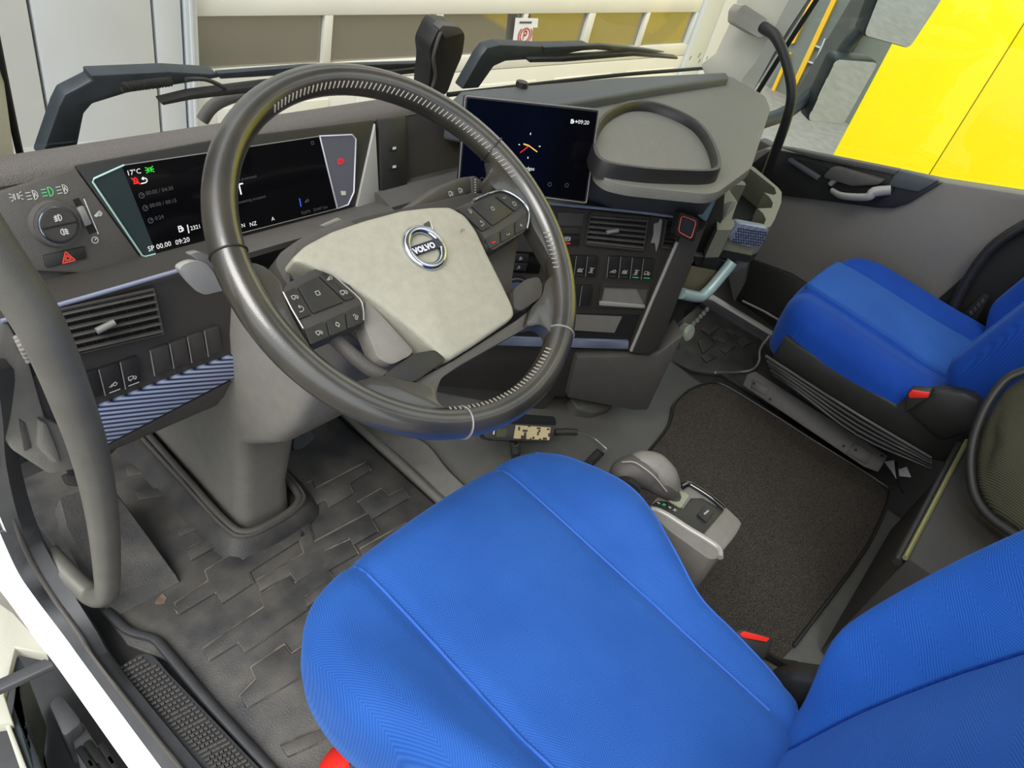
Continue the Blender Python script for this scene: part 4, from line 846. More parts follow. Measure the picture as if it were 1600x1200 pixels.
# back of the hub and spokes
def wpl(name, px, m, h, d, bev=.004, par=sw_, rnd=.006): return prism(name, rounded(WP.poly(px, h), rnd, 3), WP.n * -d, M[m], par, bev)
wpl('hub_base', [(446, 408), (468, 382), (560, 340), (690, 312), (740, 300), (790, 310), (812, 360), (800, 440), (812, 488), (760, 545), (690, 590), (640, 585), (600, 540), (540, 480), (480, 440)], 'panel', -.028, .03, .006)
wpl('hub_shroud', [(430, 412), (436, 396), (470, 372), (540, 342), (560, 352), (470, 392), (452, 415), (455, 450), (446, 440)], 'dash', -.02, .03, .004)
wpl('spoke', [(338, 398), (366, 410), (408, 410), (440, 440), (446, 470), (470, 520), (492, 552), (470, 566), (420, 520), (368, 462)], 'leather', .006, .022, .006, rnd=.012)
wpl('spoke', [(768, 236), (812, 258), (862, 340), (890, 430), (872, 424), (850, 385), (836, 360), (829, 345), (828, 322), (806, 302), (774, 298), (760, 275), (776, 262)], 'leather', .006, .022, .006, rnd=.012)
wpl('spoke', [(890, 440), (898, 500), (882, 538), (868, 536), (862, 520), (846, 506), (820, 512), (830, 480), (848, 462), (852, 440), (874, 420)], 'leather', .004, .02, .006, rnd=.012)
wpl('spoke', [(548, 598), (600, 585), (642, 596), (680, 606), (682, 626), (695, 638), (732, 642), (728, 664), (640, 660), (580, 634)], 'leather', .004, .02, .006, rnd=.01)
wpl('lower_bezel', [(640, 600), (704, 566), (808, 500), (846, 470), (846, 498), (826, 510), (720, 570), (690, 590), (682, 610), (686, 636), (668, 640)], 'dash', -.004, .02, .004)
wpl('spoke_insert', [(598, 586), (628, 566), (648, 552), (680, 546), (698, 562), (652, 594), (640, 598)], 'black', .004, .02, .004)
wpl('spoke_insert', [(802, 452), (822, 436), (842, 432), (848, 446), (846, 464), (814, 486), (804, 482)], 'panel', .004, .02, .004)
wpl('spoke_rib', [(572, 470), (580, 474), (628, 528), (646, 548), (640, 556), (612, 570), (590, 560), (568, 505)], 'grey', -.004, .022, .008)
tube('spoke_rib', [WP.pix(a, b, -.02) for a, b in ((520, 525), (545, 550), (575, 575), (600, 588))], .008, M['dash'], sw_, seg=8, n=4)
# button pads
def k7(x, y): return (440 + x * .1167, 400 + y * .1167)
def k8(x, y): return (690 + x * .125, 250 + y * .125)
pl_ = wpl('button_pad', [k7(*p) for p in ((10, 470), (60, 380), (200, 300), (520, 140), (600, 130), (760, 240), (900, 370), (1060, 560), (1110, 720), (1110, 880), (380, 1195), (300, 980))], 'panel', .004, .03, .004)
def btn(par, pl, px, m='black', h=.0065, k=None, kp=None, im='pale', isz=.007):
    b_ = prism('push_button', rounded(WP.poly(px, h), .002, 2), WP.n * -.004, M[m], par, .001)
    if k: icon('icon', WP, kp or (sum(p[0] for p in px) / len(px), sum(p[1] for p in px) / len(px)), isz, k, M['iconp' if im == 'pale' else im], par, w=.0009, base=h)
    return b_
def row(f, par, L):
    for px, k, kp, im in L: btn(par, WP, [f(*p) for p in px], 'black', .0065, k, f(*kp) if kp else None, im)
row(k7, pl_, [(((30, 490), (190, 410), (400, 780), (220, 850)), 'truck', (175, 550), 'pale'), (((215, 410), (480, 270), (840, 610), (425, 770)), 'sq', (480, 500), 'pale'), (((500, 262), (560, 225), (990, 550), (860, 600)), 'can', (635, 300), 'pale'),
    (((310, 985), (580, 870), (630, 1080), (390, 1190)), 'truck', (500, 1025), 'pale'), (((600, 865), (840, 755), (875, 980), (650, 1075)), 'diamond', (745, 920), 'pale'), (((860, 750), (1050, 660), (1085, 890), (890, 975)), 'fan', (985, 820), 'pale')])
icon('icon', WP, k7(255, 710), .009, 'back', M['iconp'], pl_, w=.0009, base=.0065); icon('icon', WP, k7(830, 485), .008, 'truck', M['iconp'], pl_, w=.0009, base=.0065)
tube('pad_edge', [WP.pix(*k7(*p), .0075) for p in ((530, 190), (690, 260), (850, 395), (1050, 580), (1095, 720), (1100, 860))], .0009, M['satin'], pl_, seg=5, n=3); tube('pad_edge', [WP.pix(*k7(*p), .0075) for p in ((20, 480), (130, 700), (290, 970))], .0009, M['satin'], pl_, seg=5)
pr_ = wpl('button_pad', [k8(*p) for p in ((170, 600), (640, 400), (780, 385), (960, 480), (1090, 620), (1095, 740), (1060, 880), (640, 1130), (560, 1080), (540, 960), (400, 800))], 'panel', .004, .03, .004)
row(k8, pr_, [(((190, 610), (345, 575), (620, 830), (510, 890), (300, 690)), 'fan', (350, 645), 'pale'), (((370, 570), (640, 450), (900, 650), (640, 820)), 'sq', (635, 610), 'pale'), (((670, 445), (780, 420), (1000, 570), (915, 640)), 'phone', (775, 470), 'pale'),
    (((545, 985), (720, 890), (735, 1040), (610, 1110)), 'phone', (640, 1025), 'scr_r'), (((735, 885), (905, 785), (910, 935), (750, 1030)), 'phone', (825, 925), 'pale'), (((920, 775), (1075, 680), (1070, 850), (925, 930)), 'plus', (990, 820), 'pale')])
icon('icon', WP, k8(500, 795), .009, 'back', M['iconp'], pr_, w=.0009, base=.0065); icon('icon', WP, k8(905, 550), .008, 'sq', M['iconp'], pr_, w=.0009, base=.0065)
tube('pad_edge', [WP.pix(*k8(*p), .006) for p in ((400, 500), (640, 400), (780, 388), (960, 482), (1085, 620), (1092, 740), (1070, 860))], .0018, M['chrome'], pr_, seg=6, n=3)
# ------------------------------------------------------------------ cup holder console on the stack's passenger side
SP = Pl((1.40, .505, .5), (.97, -.22, 0), (0, 0, 1))
ch = thing('cup_holder', 'grey console cup holder with scalloped slots and blue dimpled pad', 'cup holder', (1.65, .58, .40))
def kc_(L): return [(1040 + x * .18333, 240 + y * .18333) for x, y in L]
ZC = .62
outer = [at(a, b, z=ZC) for a, b in kc_([(655, 60), (760, 120), (960, 290), (990, 330), (985, 420), (930, 560), (895, 620), (840, 640), (600, 590), (560, 650), (440, 650), (430, 470), (450, 380), (560, 215)])]
hole = [at(a, b, z=ZC) for a, b in kc_([(660, 85), (740, 140), (930, 290), (945, 345), (920, 350), (870, 335), (840, 330), (890, 370), (915, 420), (905, 460), (850, 465), (790, 462), (780, 475), (830, 510), (855, 560), (840, 600), (780, 605), (640, 585), (560, 565), (600, 470), (615, 410), (600, 400), (540, 395), (490, 440), (450, 530), (440, 600), (470, 600), (540, 470), (600, 420), (620, 390), (600, 350), (550, 310), (560, 280), (620, 265), (680, 270), (685, 240), (600, 190)])]
hole = [at(a, b, z=ZC) for a, b in kc_([(660, 88), (740, 142), (930, 292), (945, 342), (920, 352), (840, 332), (885, 370), (915, 420), (905, 462), (785, 468), (830, 508), (856, 560), (838, 602), (640, 585), (562, 560), (612, 415), (600, 392), (548, 320), (556, 285), (610, 266), (684, 268), (672, 240), (592, 205)])]
ring_plate('console_rim', outer, [hole], V((0, 0, -.07)), mat('console_grey', (122, 122, 104), .5, bump=.3, bscale=800), ch)
prism('console_floor', [p + V((0, 0, -.068)) for p in outer], V((0, 0, -.02)), M['deep'], ch)
c0 = at(*kc_([(500, 520)])[0], z=ZC + .001)
prism('ash_lid', rounded([at(a, b, z=ZC + .003) for a, b in kc_([(470, 590), (440, 520), (480, 440), (540, 405), (600, 405), (590, 440), (540, 500)])], .008), V((0, 0, -.006)), M['black'], ch, .002)
_a, _b = at(*kc_([(600, 590)])[0], z=ZC), at(*kc_([(840, 640)])[0], z=ZC)
HPD = Pl(_a, _b - _a, (.12, .06, 1)); HPD = Pl(_a + HPD.n * .012, HPD.u, HPD.v)
pad = prism('dimpled_pad', rounded(HPD.poly(kc_([(515, 700), (600, 600), (640, 600), (885, 645), (840, 740), (760, 795), (700, 795), (560, 740)]), 0), .008), HPD.n * -.03, M['hex'], ch, .006)
bm = bmesh.new()
for i in range(12):
    for j in range(6):
        x, y = 620 + i * 21 + (j % 2) * 10 - j * 10, 640 + j * 22 + i * 3
        if 560 < x < 860 and (x + y) < 1585 and y < 790:
            p = HPD.pix(*kc_([(x, y)])[0], .0005); add_prism(bm, [p + (HPD.u * math.cos(k * math.pi / 3) + HPD.v * math.sin(k * math.pi / 3)) * .0022 + HPD.n * .0012 for k in range(6)], HPD.n * -.002)
o_ = from_bm('pad_dimples', bm, mat('dark_dimple', (38, 46, 72), .3), pad); o_['kind'] = 'stuff'
prism('console_side', rounded([at(a, b, z=.52) for a, b in kc_([(320, 780), (400, 640), (500, 600), (640, 760), (740, 800), (735, 845), (600, 830), (430, 820)])], .01), V((0, 0, -.03)), M['grey'], ch, .006)
prism('shelf_rim', rounded([at(a, b, z=.485) for a, b in kc_([(260, 850), (310, 800), (560, 840), (735, 850), (740, 870), (640, 912), (480, 900), (350, 880), (250, 910), (210, 960)])], .01), V((0, 0, -.035)), M['grey'], ch, .006)
plate('side_panel', SP, kc_([(200, 960), (260, 870), (480, 905), (620, 920), (420, 1180), (120, 1215), (20, 1420), (-60, 1600)]) + [(1012, 560), (1060, 545)], M['tunnel'], ch, 0, .04, .004)
plate('side_slot', SP, kc_([(250, 880), (490, 905), (500, 960), (440, 1000), (250, 950)]), M['deep'], ch, .003, .004, .001)
plate('textured_insert', SP, kc_([(225, 960), (440, 1000), (400, 1060), (280, 1180), (130, 1180)]), mat('textured_tan', (112, 104, 78), .6, noise=.2, nscale=500, bump=.8, bscale=900), ch, .004, .004, .001)
plate('side_filler', SP, [(1088, 305), (1135, 288), (1128, 372), (1092, 425), (1050, 470), (1062, 400)], M['deep'], ch, -.02, .05, .004)
gh = tube('side_handle', [SP.pix(a, b, .02) for a, b in kc_([(570, 920), (500, 1010), (400, 1130), (340, 1190), (290, 1220), (210, 1210), (130, 1190)])], .013, mat('silver_blue', (168, 190, 188), .35, metal=.2), ch, seg=10, n=4)
# 12-volt knob, chain and white trim line on the stack side
kn = SP.pix(1066, 516, .01)
kt = thing('clip_knob', 'round silver-edged knob with small chain on the side of the centre stack', 'knob', kn - V((0, 0, .02)))
KP = Pl(kn, V((.6, -.2, -.3)), V((.2, .3, 1)))
disc('knob_cap', kn, KP, .018, 0, .02, M['satin'], kt); disc('knob_disc', kn, KP, .015, .02, .024, M['silverp'], kt); disc('knob_edge', kn, KP, .020, .016, .022, mat('pale_green_edge', (170, 190, 160), .3, metal=.4), kt)
for a, b in ((1082, 505), (1088, 500), (1093, 494), (1098, 489), (1103, 483)): disc('chain_link', SP.pix(a, b, .012), KP, .006, 0, .006, M['satin'], kt, seg=10)
tube('white_trim_line', [SP.pix(1030, 555, .02), SP.pix(1062, 528, .02)], .005, M['pale'], ch, seg=6)
# phone holder
ph = thing('phone_mount', 'small square magnetic phone mount with red ring clipped to the air vent', 'phone mount', CT.pix(1072, 372, .03))
PM = Pl(CT.pix(1075, 355, .055), V((.9, -.42, 0)), V((-.1, .25, 1)))
pq = [(1062, 336), (1074, 331), (1090, 345), (1091, 354), (1083, 376), (1074, 378), (1059, 368), (1057, 358)]
prism('mount_body', rounded(PM.poly([(1063, 331), (1094, 343), (1084, 379), (1055, 368)], 0), .008), PM.n * -.018, M['black'], ph, .003)
ip = [(1065, 340), (1073, 336), (1086, 348), (1087, 355), (1080, 370), (1074, 373), (1063, 363), (1061, 357)]
tube('red_ring', rounded(PM.poly([(1065, 337), (1088, 346), (1080, 373), (1060, 362)], .001), .007), .0014, M['rim_red'], ph, seg=6, closed=True)
prism('magnet_face', rounded(PM.poly([(1067, 340), (1085, 347), (1079, 370), (1063, 361)], .0015), .005), PM.n * -.003, mat('slate', (44, 50, 58), .4), ph, .0006)
tube('mount_arm', [PM.pix(1066, 360, -.015), CT.pix(1052, 368, .01)], .008, M['black'], ph, seg=8)
# ------------------------------------------------------------------ windscreen camera, wipers
dv = thing('windscreen_camera', 'tall black sensor housing standing at the base of the windscreen', 'camera', at(690, 142, y=1.06))
DV = Pl(at(690, 142, y=1.06), (1, 0, 0), (0, -.12, 1))
body = rounded(DV.poly([(668, 148), (674, 98), (671, 75), (684, 48), (690, 40), (718, 42), (727, 54), (722, 88), (712, 110), (698, 148)]), .012, 4)
prism('housing', body, DV.n * -.045, M['black'], dv, .006, 3)
tube('housing_ridge', DV.poly([(690, 48), (684, 62), (677, 90), (680, 118), (672, 146)], .002), .004, M['dash'], dv, seg=6, n=3)
prism('housing_top', rounded(DV.poly([(686, 46), (692, 40), (716, 42), (724, 52), (696, 60)], .004), .004), DV.n * -.02, M['dash'], dv, .003)
def wiper(label, arm, blade, spring, arm2):
    t = thing('windscreen_wiper', label, 'wiper', at(arm[0][0], arm[0][1], y=1.2), 'windscreen wipers')
    WPn = Pl((1, 1.21, .7), (1, 0, 0), (0, -.16, 1))
    A = WPn.poly(arm); n = len(A)
    prism('wiper_arm', A, WPn.n * -.03, M['blueblack'], t, .004)
    prism('blade_carrier', WPn.poly(arm2, .005), WPn.n * -.012, M['blueblack'], t, .002)
    prism('wiper_blade', WPn.poly(blade, .012), WPn.n * -.02, M['rubber'], t, .0015)
    if spring:
        P = WPn.poly(spring, .02); pts = []
        for i in range(140):
            s = i / 139; c = P[0].lerp(P[-1], s); a = s * 22 * 2 * math.pi; pts.append(c + WPn.v * .007 * math.cos(a) + WPn.n * .007 * math.sin(a))
        tube('spring', pts, .0017, M['deep'], t, seg=4)
        tube('hose', WPn.poly([(290, 124), (320, 124), (345, 134), (352, 139)], .012), .004, M['rubber'], t, seg=6, n=3)
    return t
wiper('long left windscreen wiper with elbowed arm and visible spring', [(64, 248), (92, 168), (102, 148), (145, 126), (142, 118), (265, 112), (340, 116), (345, 122), (200, 146), (145, 163), (132, 178), (122, 228)], [(252, 160), (300, 148), (420, 132), (560, 118), (672, 104), (672, 112), (560, 125), (420, 142), (300, 156), (255, 165)], [(190, 137), (268, 127)], [(340, 115), (480, 104), (672, 98), (672, 104), (480, 116), (345, 124)])
wiper('right windscreen wiper with elbowed arm in front of the garage windows', [(722, 140), (752, 88), (762, 75), (782, 70), (850, 73), (920, 71), (930, 76), (850, 92), (790, 96), (772, 104), (748, 138)], [(826, 92), (880, 90), (990, 82), (1060, 90), (1058, 93), (990, 88), (880, 97), (828, 98)], None, [(850, 74), (940, 70), (1010, 77), (1040, 82), (1000, 84), (930, 78), (850, 84)])
# round lamp or badge edge peeking behind the wheel rim outside
tube_pts = [WS.pix(a, b, -.1) for a, b in ((316, 188), (330, 168), (352, 155), (378, 148), (400, 150))]
bv = tube('washer_hose', tube_pts, .012, M['grey'], None, seg=8, n=4); tag(bv, 'grey curved hose outside the windscreen behind the wheel rim', 'hose')
# ------------------------------------------------------------------ grab handles
gh = thing('grab_handle', 'long thick grey grab handle curving down beside the driver door opening', 'grab handle', (.22, .87, .09))
tube('handle_tube', [at(-130, 220, x=.13), at(-70, 305, x=.142), at(-14, 390, x=.153), at(64, 510, x=.172), at(112, 625, x=.190), at(142, 715, x=.207), at(160, 805, x=.224), at(167, 885, x=.236), at(166, 925, x=.24), at(148, 932, x=.236), at(122, 912, x=.228), at(74, 862, x=.214)], [.0185] * 6 + [.0185, .018, .0175, .017, .0165, .016], M['gtube'], gh, seg=16, n=7)
g2 = thing('grab_handle', 'slim black grab handle on the cream passenger windscreen pillar', 'grab handle', at(1192, 280, x=2.17))
tube('handle_tube', [at(1192, 42, x=2.15), at(1212, 58, x=2.13), at(1228, 95, x=2.12), at(1237, 145, x=2.12), at(1228, 190, x=2.13), at(1208, 245, x=2.16), at(1190, 292, x=2.2)], [.016, .015, .014, .014, .014, .014, .015], M['black'], g2, seg=12, n=6)
# ------------------------------------------------------------------ driver seat
def gro(x, s, w, g): return g * math.exp(-((x - s) / w) ** 2)
def sst(a, b, x): t = max(0, min(1, (x - a) / (b - a))); return t * t * (3 - 2 * t)
ds = thing('truck_seat', 'blue fabric driver seat in the foreground with piped cushion', 'seat', (.56, .1, 0))
CX = .557
half = [(.0, .407), (.10, .407), (.165, .404), (.215, .388), (.250, .352), (.267, .30), (.271, .24), (.257, .18), (.229, .12), (.200, .05), (.19, -.02), (.178, -.09), (.16, -.135), (.08, -.15), (.0, -.15)]
dout = [(CX + a, b) for a, b in half] + [(CX - a, b) for a, b in half[-2:0:-1]]
SL, SR = .415, .690
def seam_x(y, s): return (SL if s < 0 else SR) + (0.0 if y > .0 else 0) + s * -.012 * max(0, (.1 - y)) / .2
def dtop(x, y):
    z = .455 + .016 * sst(.05, .38, y)
    z -= gro(x, seam_x(y, -1), .011, .007) + gro(x, seam_x(y, 1), .011, .007)
    z += .028 * sst(.14, .22, abs(x - CX)) * (1 - sst(.20, .36, y))          # side bolsters
    z += .010 * math.cos(min(1, abs(x - CX) / .13) * math.pi / 2)
    return z
cu = cushion('seat_cushion', dout, dtop, lambda a, b, c: V((a, b, c)), M['blue'], ds, r=.045, deep=.16, inner=52, N=190)
for s in (-1, 1):
    pts = []
    for i in range(37):
        y = .392 - i * .0135; x = seam_x(y, s); z = dtop(x, y) + .001
        if y > .362: q = (y - .362) / .045; z -= .045 * (1 - math.sqrt(max(0, 1 - min(1, q) ** 2)))
        pts.append(V((x, y, z)))
    tube('piping', pts, .0022, M['bluep'], cu, seg=6)
# stitched edge line on the right flank
epts = []
for a, b in catmull([V((x, y, 0)) for x, y in ((.80, .375), (.828, .33), (.836, .26), (.824, .19), (.795, .12), (.765, .05), (.75, -.02), (.738, -.09))], 6) and [(p.x, p.y) for p in catmull([V((x, y, 0)) for x, y in ((.785, .365), (.812, .325), (.819, .26), (.807, .195), (.778, .125), (.747, .05), (.733, -.02), (.72, -.09))], 6)]:
    epts.append(V((a, b, dtop(a, b) - .006)))
cen = V((CX, .13, 0)); epts = []
for p in catmull([V((CX + a, b, 0)) for a, b in half[3:13]], 6):
    ins = .013; q = p + (cen - p).normalized() * ins; an = math.acos(1 - ins / .045); epts.append(V((q.x, q.y, dtop(q.x, q.y) + .045 * math.sin(an) - .045 + .0005)))
tube('edge_piping', epts, .0018, M['bluep'], cu, seg=6)
lintp = V((.66, -.075, dtop(.66, -.075) + .004))
ln_ = box('lint_scrap', at(1160, 1139, z=.452), (.004, .011, .003), M['paper'], None, (V((.8, -.6, 0)), V((.6, .8, 0)), V((0, 0, 1))), .001); tag(ln_, 'tiny white scrap lying on the driver seat seam', 'lint')
# backrest
BU = V((0, -.285, .9585)); BN = V((0, .9585, .285))
def BT(a, b, c): return V((CX, -.118, .40)) + V((1, 0, 0)) * a + BU * b + BN * c
bh = [(0, -.02), (.10, -.02), (.155, .0), (.178, .05), (.205, .12), (.232, .19), (.25, .27), (.256, .36), (.252, .46), (.235, .58), (.20, .66), (.12, .70), (0, .71)]
bo = bh + [(-a, b) for a, b in bh[-2:0:-1]]
def btop(a, b):
    w = .115 + .05 * sst(.0, .3, b)
    z = .0 + .075 * sst(w - .03, w + .075, abs(a)) * sst(.0, .16, b)
    z -= gro(abs(a), w - .02, .009, .006)
    z += .018 * math.cos(min(1, abs(a) / .15) * math.pi / 2) * sst(0, .2, b)
    return z
bk = cushion('backrest', bo, btop, BT, M['blueb'], ds, r=.04, deep=.13, inner=50, N=170)
for s in (-1, 1):
    tube('back_seam', [BT(s * (.095 + .05 * sst(.0, .3, b)), b, btop(s * (.095 + .05 * sst(.0, .3, b)), b) + .001) for b in [.02 + i * .03 for i in range(22)]], .002, M['blues'], bk, seg=6)
# shell, side shield and pedestal
prism('side_shield', [V((.745, y, z)) for y, z in ((.24, .30), (.24, .36), (.0, .40), (-.10, .43), (-.17, .40), (-.2, .30), (-.1, .24), (.15, .26))], V((.03, 0, 0)), M['black'], ds, .01, 3)
prism('hinge_cover', [V((.738, y, z)) for y, z in ((-.05, .36), (-.09, .46), (-.13, .50), (-.20, .50), (-.22, .38), (-.15, .33))], V((.035, 0, 0)), M['black'], ds, .012, 3)
loft('seat_base', [rr(.34, .78, -.18, .34, .31), rr(.36, .76, -.18, .32, .26), rr(.38, .74, -.16, .28, .12), rr(.36, .76, -.2, .32, .015)], M['black'], ds)
bl = thing('seat_belt_buckle', 'black seat belt buckle with red button beside the driver seat', 'buckle', (.80, -.03, .37))
BQ = Pl(at(1178, 995, z=.43), V((.75, -.66, 0)), V((.55, .62, .5)))
bb = prism('buckle_body', rounded(BQ.poly([(1150, 988), (1156, 983), (1204, 994), (1208, 1004), (1200, 1018), (1194, 1030), (1160, 1006), (1153, 1000)], 0), .004), V((-.005, .0, -.05)), M['black'], bl, .003)
prism('release_button', rounded(BQ.poly([(1156, 992), (1162, 986), (1203, 997), (1198, 1003), (1160, 996)], .003), .002), BQ.n * -.005, M['red'], bl, .0015)
tube('belt_stalk', [at(1190, 1020, z=.40), at(1215, 1035, z=.37), at(1245, 1040, z=.36)], .011, M['deep'], bl, seg=8, flat=.6)
hl2 = disc('adjuster_knob', at(1222, 1052, z=.40), Pl((0, 0, 0), V((1, 0, 0)), V((0, .4, 1))), .013, 0, .03, M['black'], ds, seg=20)
# ------------------------------------------------------------------ passenger seat
ps = thing('truck_seat', 'blue fabric passenger seat by the far door', 'seat', (1.93, .1, 0))
PX = 1.935; pz = -.03
ph_ = [(.0, .36), (.10, .358), (.17, .35), (.225, .328), (.258, .28), (.268, .21), (.27, .12), (.268, .04), (.262, -.04), (.24, -.09), (.12, -.11), (0, -.11)]
pout = [(PX + a, b) for a, b in ph_] + [(PX - a, b) for a, b in ph_[-2:0:-1]]
def ptop(x, y):
    z = .452 + pz + .015 * sst(.0, .3, y); d = abs(x - PX)
    z -= gro(d, .125, .010, .008); z += .012 * math.cos(min(1, d / .125) * math.pi / 2) + .010 * sst(.14, .2, d)
    return z
pc = cushion('seat_cushion', pout, ptop, lambda a, b, c: V((a, b, c)), M['blues'], ps, r=.05, deep=.17, inner=46, N=170)
# lighter centre panel lies as the same cushion's own cover
pcc = cushion('centre_panel', [(PX + s * a, b) for s, a, b in ((1, 0, .345), (1, .08, .343), (1, .112, .325), (1, .115, .1), (1, .115, -.09), (1, 0, -.1), (-1, .115, -.09), (-1, .115, .1), (-1, .112, .325), (-1, .08, .343))], lambda x, y: ptop(x, y) + .004, lambda a, b, c: V((a, b, c)), M['blue'], ps, r=.01, deep=.02, inner=30, N=120)
def PT(a, b, c): return V((PX, -.055, .40)) + V((1, 0, 0)) * a + V((0, -.22, .975)) * b + V((0, .975, .22)) * c
pbh = [(0, -.01), (.14, -.01), (.22, .01), (.25, .06), (.262, .15), (.265, .3), (.26, .45), (.22, .6), (.12, .66), (0, .67)]
def pbt(a, b): return .05 * sst(.12, .2, abs(a)) * sst(0, .1, b) - gro(abs(a), .135, .01, .006)
pb_ = cushion('backrest', pbh + [(-a, b) for a, b in pbh[-2:0:-1]], pbt, PT, M['blues'], ps, r=.04, deep=.12, inner=40, N=140)
tube('back_seam', [PT(-.2, b, pbt(-.2, b) + .001) for b in [.03 + i * .03 for i in range(18)]], .0018, M['bluep'], pb_, seg=5)
# side shield, buckle, frame, rail
PSP = Pl((1.665, 0, .3), (0, -1, 0), (0, 0, 1))
plate('side_shield', PSP, [(1225, 525), (1300, 572), (1400, 632), (1415, 620), (1450, 612), (1490, 608), (1525, 615), (1540, 640), (1530, 690), (1478, 725), (1440, 715), (1300, 640), (1205, 560)], M['black'], ps, .0, .04, .008)
plate('hinge_cover', PSP, [(1412, 640), (1432, 620), (1466, 612), (1508, 614), (1530, 628), (1528, 672), (1470, 690)], M['black'], ps, .02, .03, .01)
bw = thing('seat_belt_buckle', 'black seat belt buckle with red button on the passenger seat side', 'buckle', PSP.pix(1432, 640, .03))
plate('buckle_body', PSP, [(1416, 616), (1422, 610), (1452, 612), (1456, 618), (1436, 632), (1414, 646)], M['black'], bw, .045, .03, .003)
plate('release_button', PSP, [(1419, 615), (1424, 611), (1452, 614), (1450, 622), (1420, 622)], M['red'], bw, .049, .01, .0015)
# bellows of the seat base: long ribs
for i in range(5):
    tube('bellows_rib', [PSP.pix(1196 + 3 * i, 556 + 7 * i, .01 - .004 * i), PSP.pix(1230 + 4 * i, 578 + 8 * i, .012), PSP.pix(1340, 648 + 8 * i, .012), PSP.pix(1455, 716 + 4 * i, .008)], .005, M['rubber'] if i % 2 else M['black'], ps, seg=6, n=4)
loft('seat_base', [rr(1.75, 2.17, -.1, .3, .26), rr(1.92, 2.12, -.05, .26, .2), rr(1.92, 2.12, -.05, .26, .02)], M['rubber'], ps)
RL = Pl(at(1270, 665, z=.15), V((0, -1, 0)), V((.5, 0, .87)))
rl = plate('rail_bracket', RL, [(1167, 585), (1180, 580), (1388, 712), (1372, 738), (1350, 730), (1160, 602)], M['dash'], ps, 0, .02, .003)
for q in ([(1176, 592), (1202, 607), (1196, 618), (1172, 606)], [(1335, 690), (1364, 708), (1354, 726), (1322, 708)]): plate('bracket_plate', RL, q, M['panel'], rl, .003, .003, .001)
for a, b in ((1178, 599), (1203, 624), (1318, 697), (1337, 703), (1378, 712)): disc('bolt_hole', RL.pix(a, b, .0035), RL, .0035, -.001, .0006, M['deep'], rl, seg=10, bev=0)
tube('seat_cable', [at(1203, 525, z=.10), at(1188, 545, z=.06), at(1186, 565, z=.04), at(1175, 578, z=.03), at(1150, 582, z=.02), at(1118, 582, z=.10)], .004, M['satin'], ps, seg=6, n=5)
# little seat adjuster panel beside the backrest
sc_ = plate('seat_adjuster', Pl((2.19, 0, .5), (0, -1, 0), (0, 0, 1)), [(1505, 490), (1535, 460), (1545, 465), (1520, 515), (1508, 510)], M['deep'], ps, 0, .02, .003)
for i in range(4): plate('adjuster_key', Pl((2.19, 0, .5), (0, -1, 0), (0, 0, 1)), [(1513 + 6 * i, 488 - 6 * i), (1518 + 6 * i, 484 - 6 * i), (1521 + 6 * i, 490 - 6 * i), (1516 + 6 * i, 495 - 6 * i)], M['panel'], sc_, .004, .004, .001)
pp = prism('paper_scrap', [at(a, b, z=.10) for a, b in ((1382, 722), (1396, 720), (1404, 734), (1416, 730), (1423, 746), (1405, 744), (1400, 748), (1394, 738))], V((0, 0, .002)), M['paper'], None); tag(pp, 'crumpled white paper scrap on the floor behind the rail bracket', 'paper')
cb = tube('loose_cable', [at(1400, 722, z=.12), at(1402, 740, z=.112), at(1406, 758, z=.10), at(1412, 770, z=.095)], .004, M['deep'], None, seg=6, n=4); tag(cb, 'thin black cable crossing the white paper scrap', 'cable')
# ------------------------------------------------------------------ bunk locker and folded quilt behind the seats
bx = thing('bunk_locker', 'dark bunk locker with pale edge strip behind the seats', 'locker', (1.6, -.4, 0))
BL = [(1505, 600), (1560, 570), (1600, 560), (1700, 560), (1700, 900), (1400, 900), (1440, 830)]
BX = Pl(at(1490, 730, z=.32), V((.62, .25, .74)), V((-.4, -.9, .3)))
q0, q1 = at(1553, 615, z=.40), at(1445, 822, z=.40)
q0 = q1.lerp(q0, (1.64 - q1.x) / (q0.x - q1.x))
e0 = (q1 - q0)
prism('locker_body', [q0, q1 + e0 * .3, V(((q1 + e0 * .3).x, (q1 + e0 * .3).y, .09)), V((q0.x, q0.y, .09))], V((0, -.6, 0)), M['panel'], bx, .004)
tube('edge_strip', [q0 + V((-.005, .004, 0)), q1 + e0 * .3 + V((-.005, .004, 0))], .005, mat('brass_strip', (146, 142, 96), .35, metal=.4), bx, seg=8)
tube('edge_strip_dark', [q0 + V((-.02, .012, -.01)), q1 + e0 * .3 + V((-.012, .010, -.012))], .008, M['black'], bx, seg=8)
qm = wavemat('olive_quilt', (40, 40, 30), (78, 76, 56), 95, .9, 0, (0, .6, .2))
qc = at(1570, 710, z=.52); qn = (EYE - qc).normalized() + V((0, .3, .2)); QP = Pl(qc, V((-qn.y, qn.x, 0)), qn.cross(V((-qn.y, qn.x, 0))))
ql = thing('folded_cushion', 'olive waffle-knit cushion tucked behind the passenger seat', 'cushion', QP.pix(1560, 800, 0))
qo = rounded(QP.poly([(1600, 582), (1650, 570), (1680, 820), (1600, 840), (1545, 800), (1522, 760), (1520, 700), (1540, 640), (1570, 600)]), .03)
dome('cushion_body', qo, QP.n, .02, .07, qm, ql, edge=.03, rings=8)
tube('cushion_piping', [QP.pix(a, b, .004) for a, b in ((1605, 578), (1570, 595), (1538, 640), (1518, 700), (1519, 760), (1542, 803), (1600, 845))], .009, M['black'], ql, seg=8, n=5)
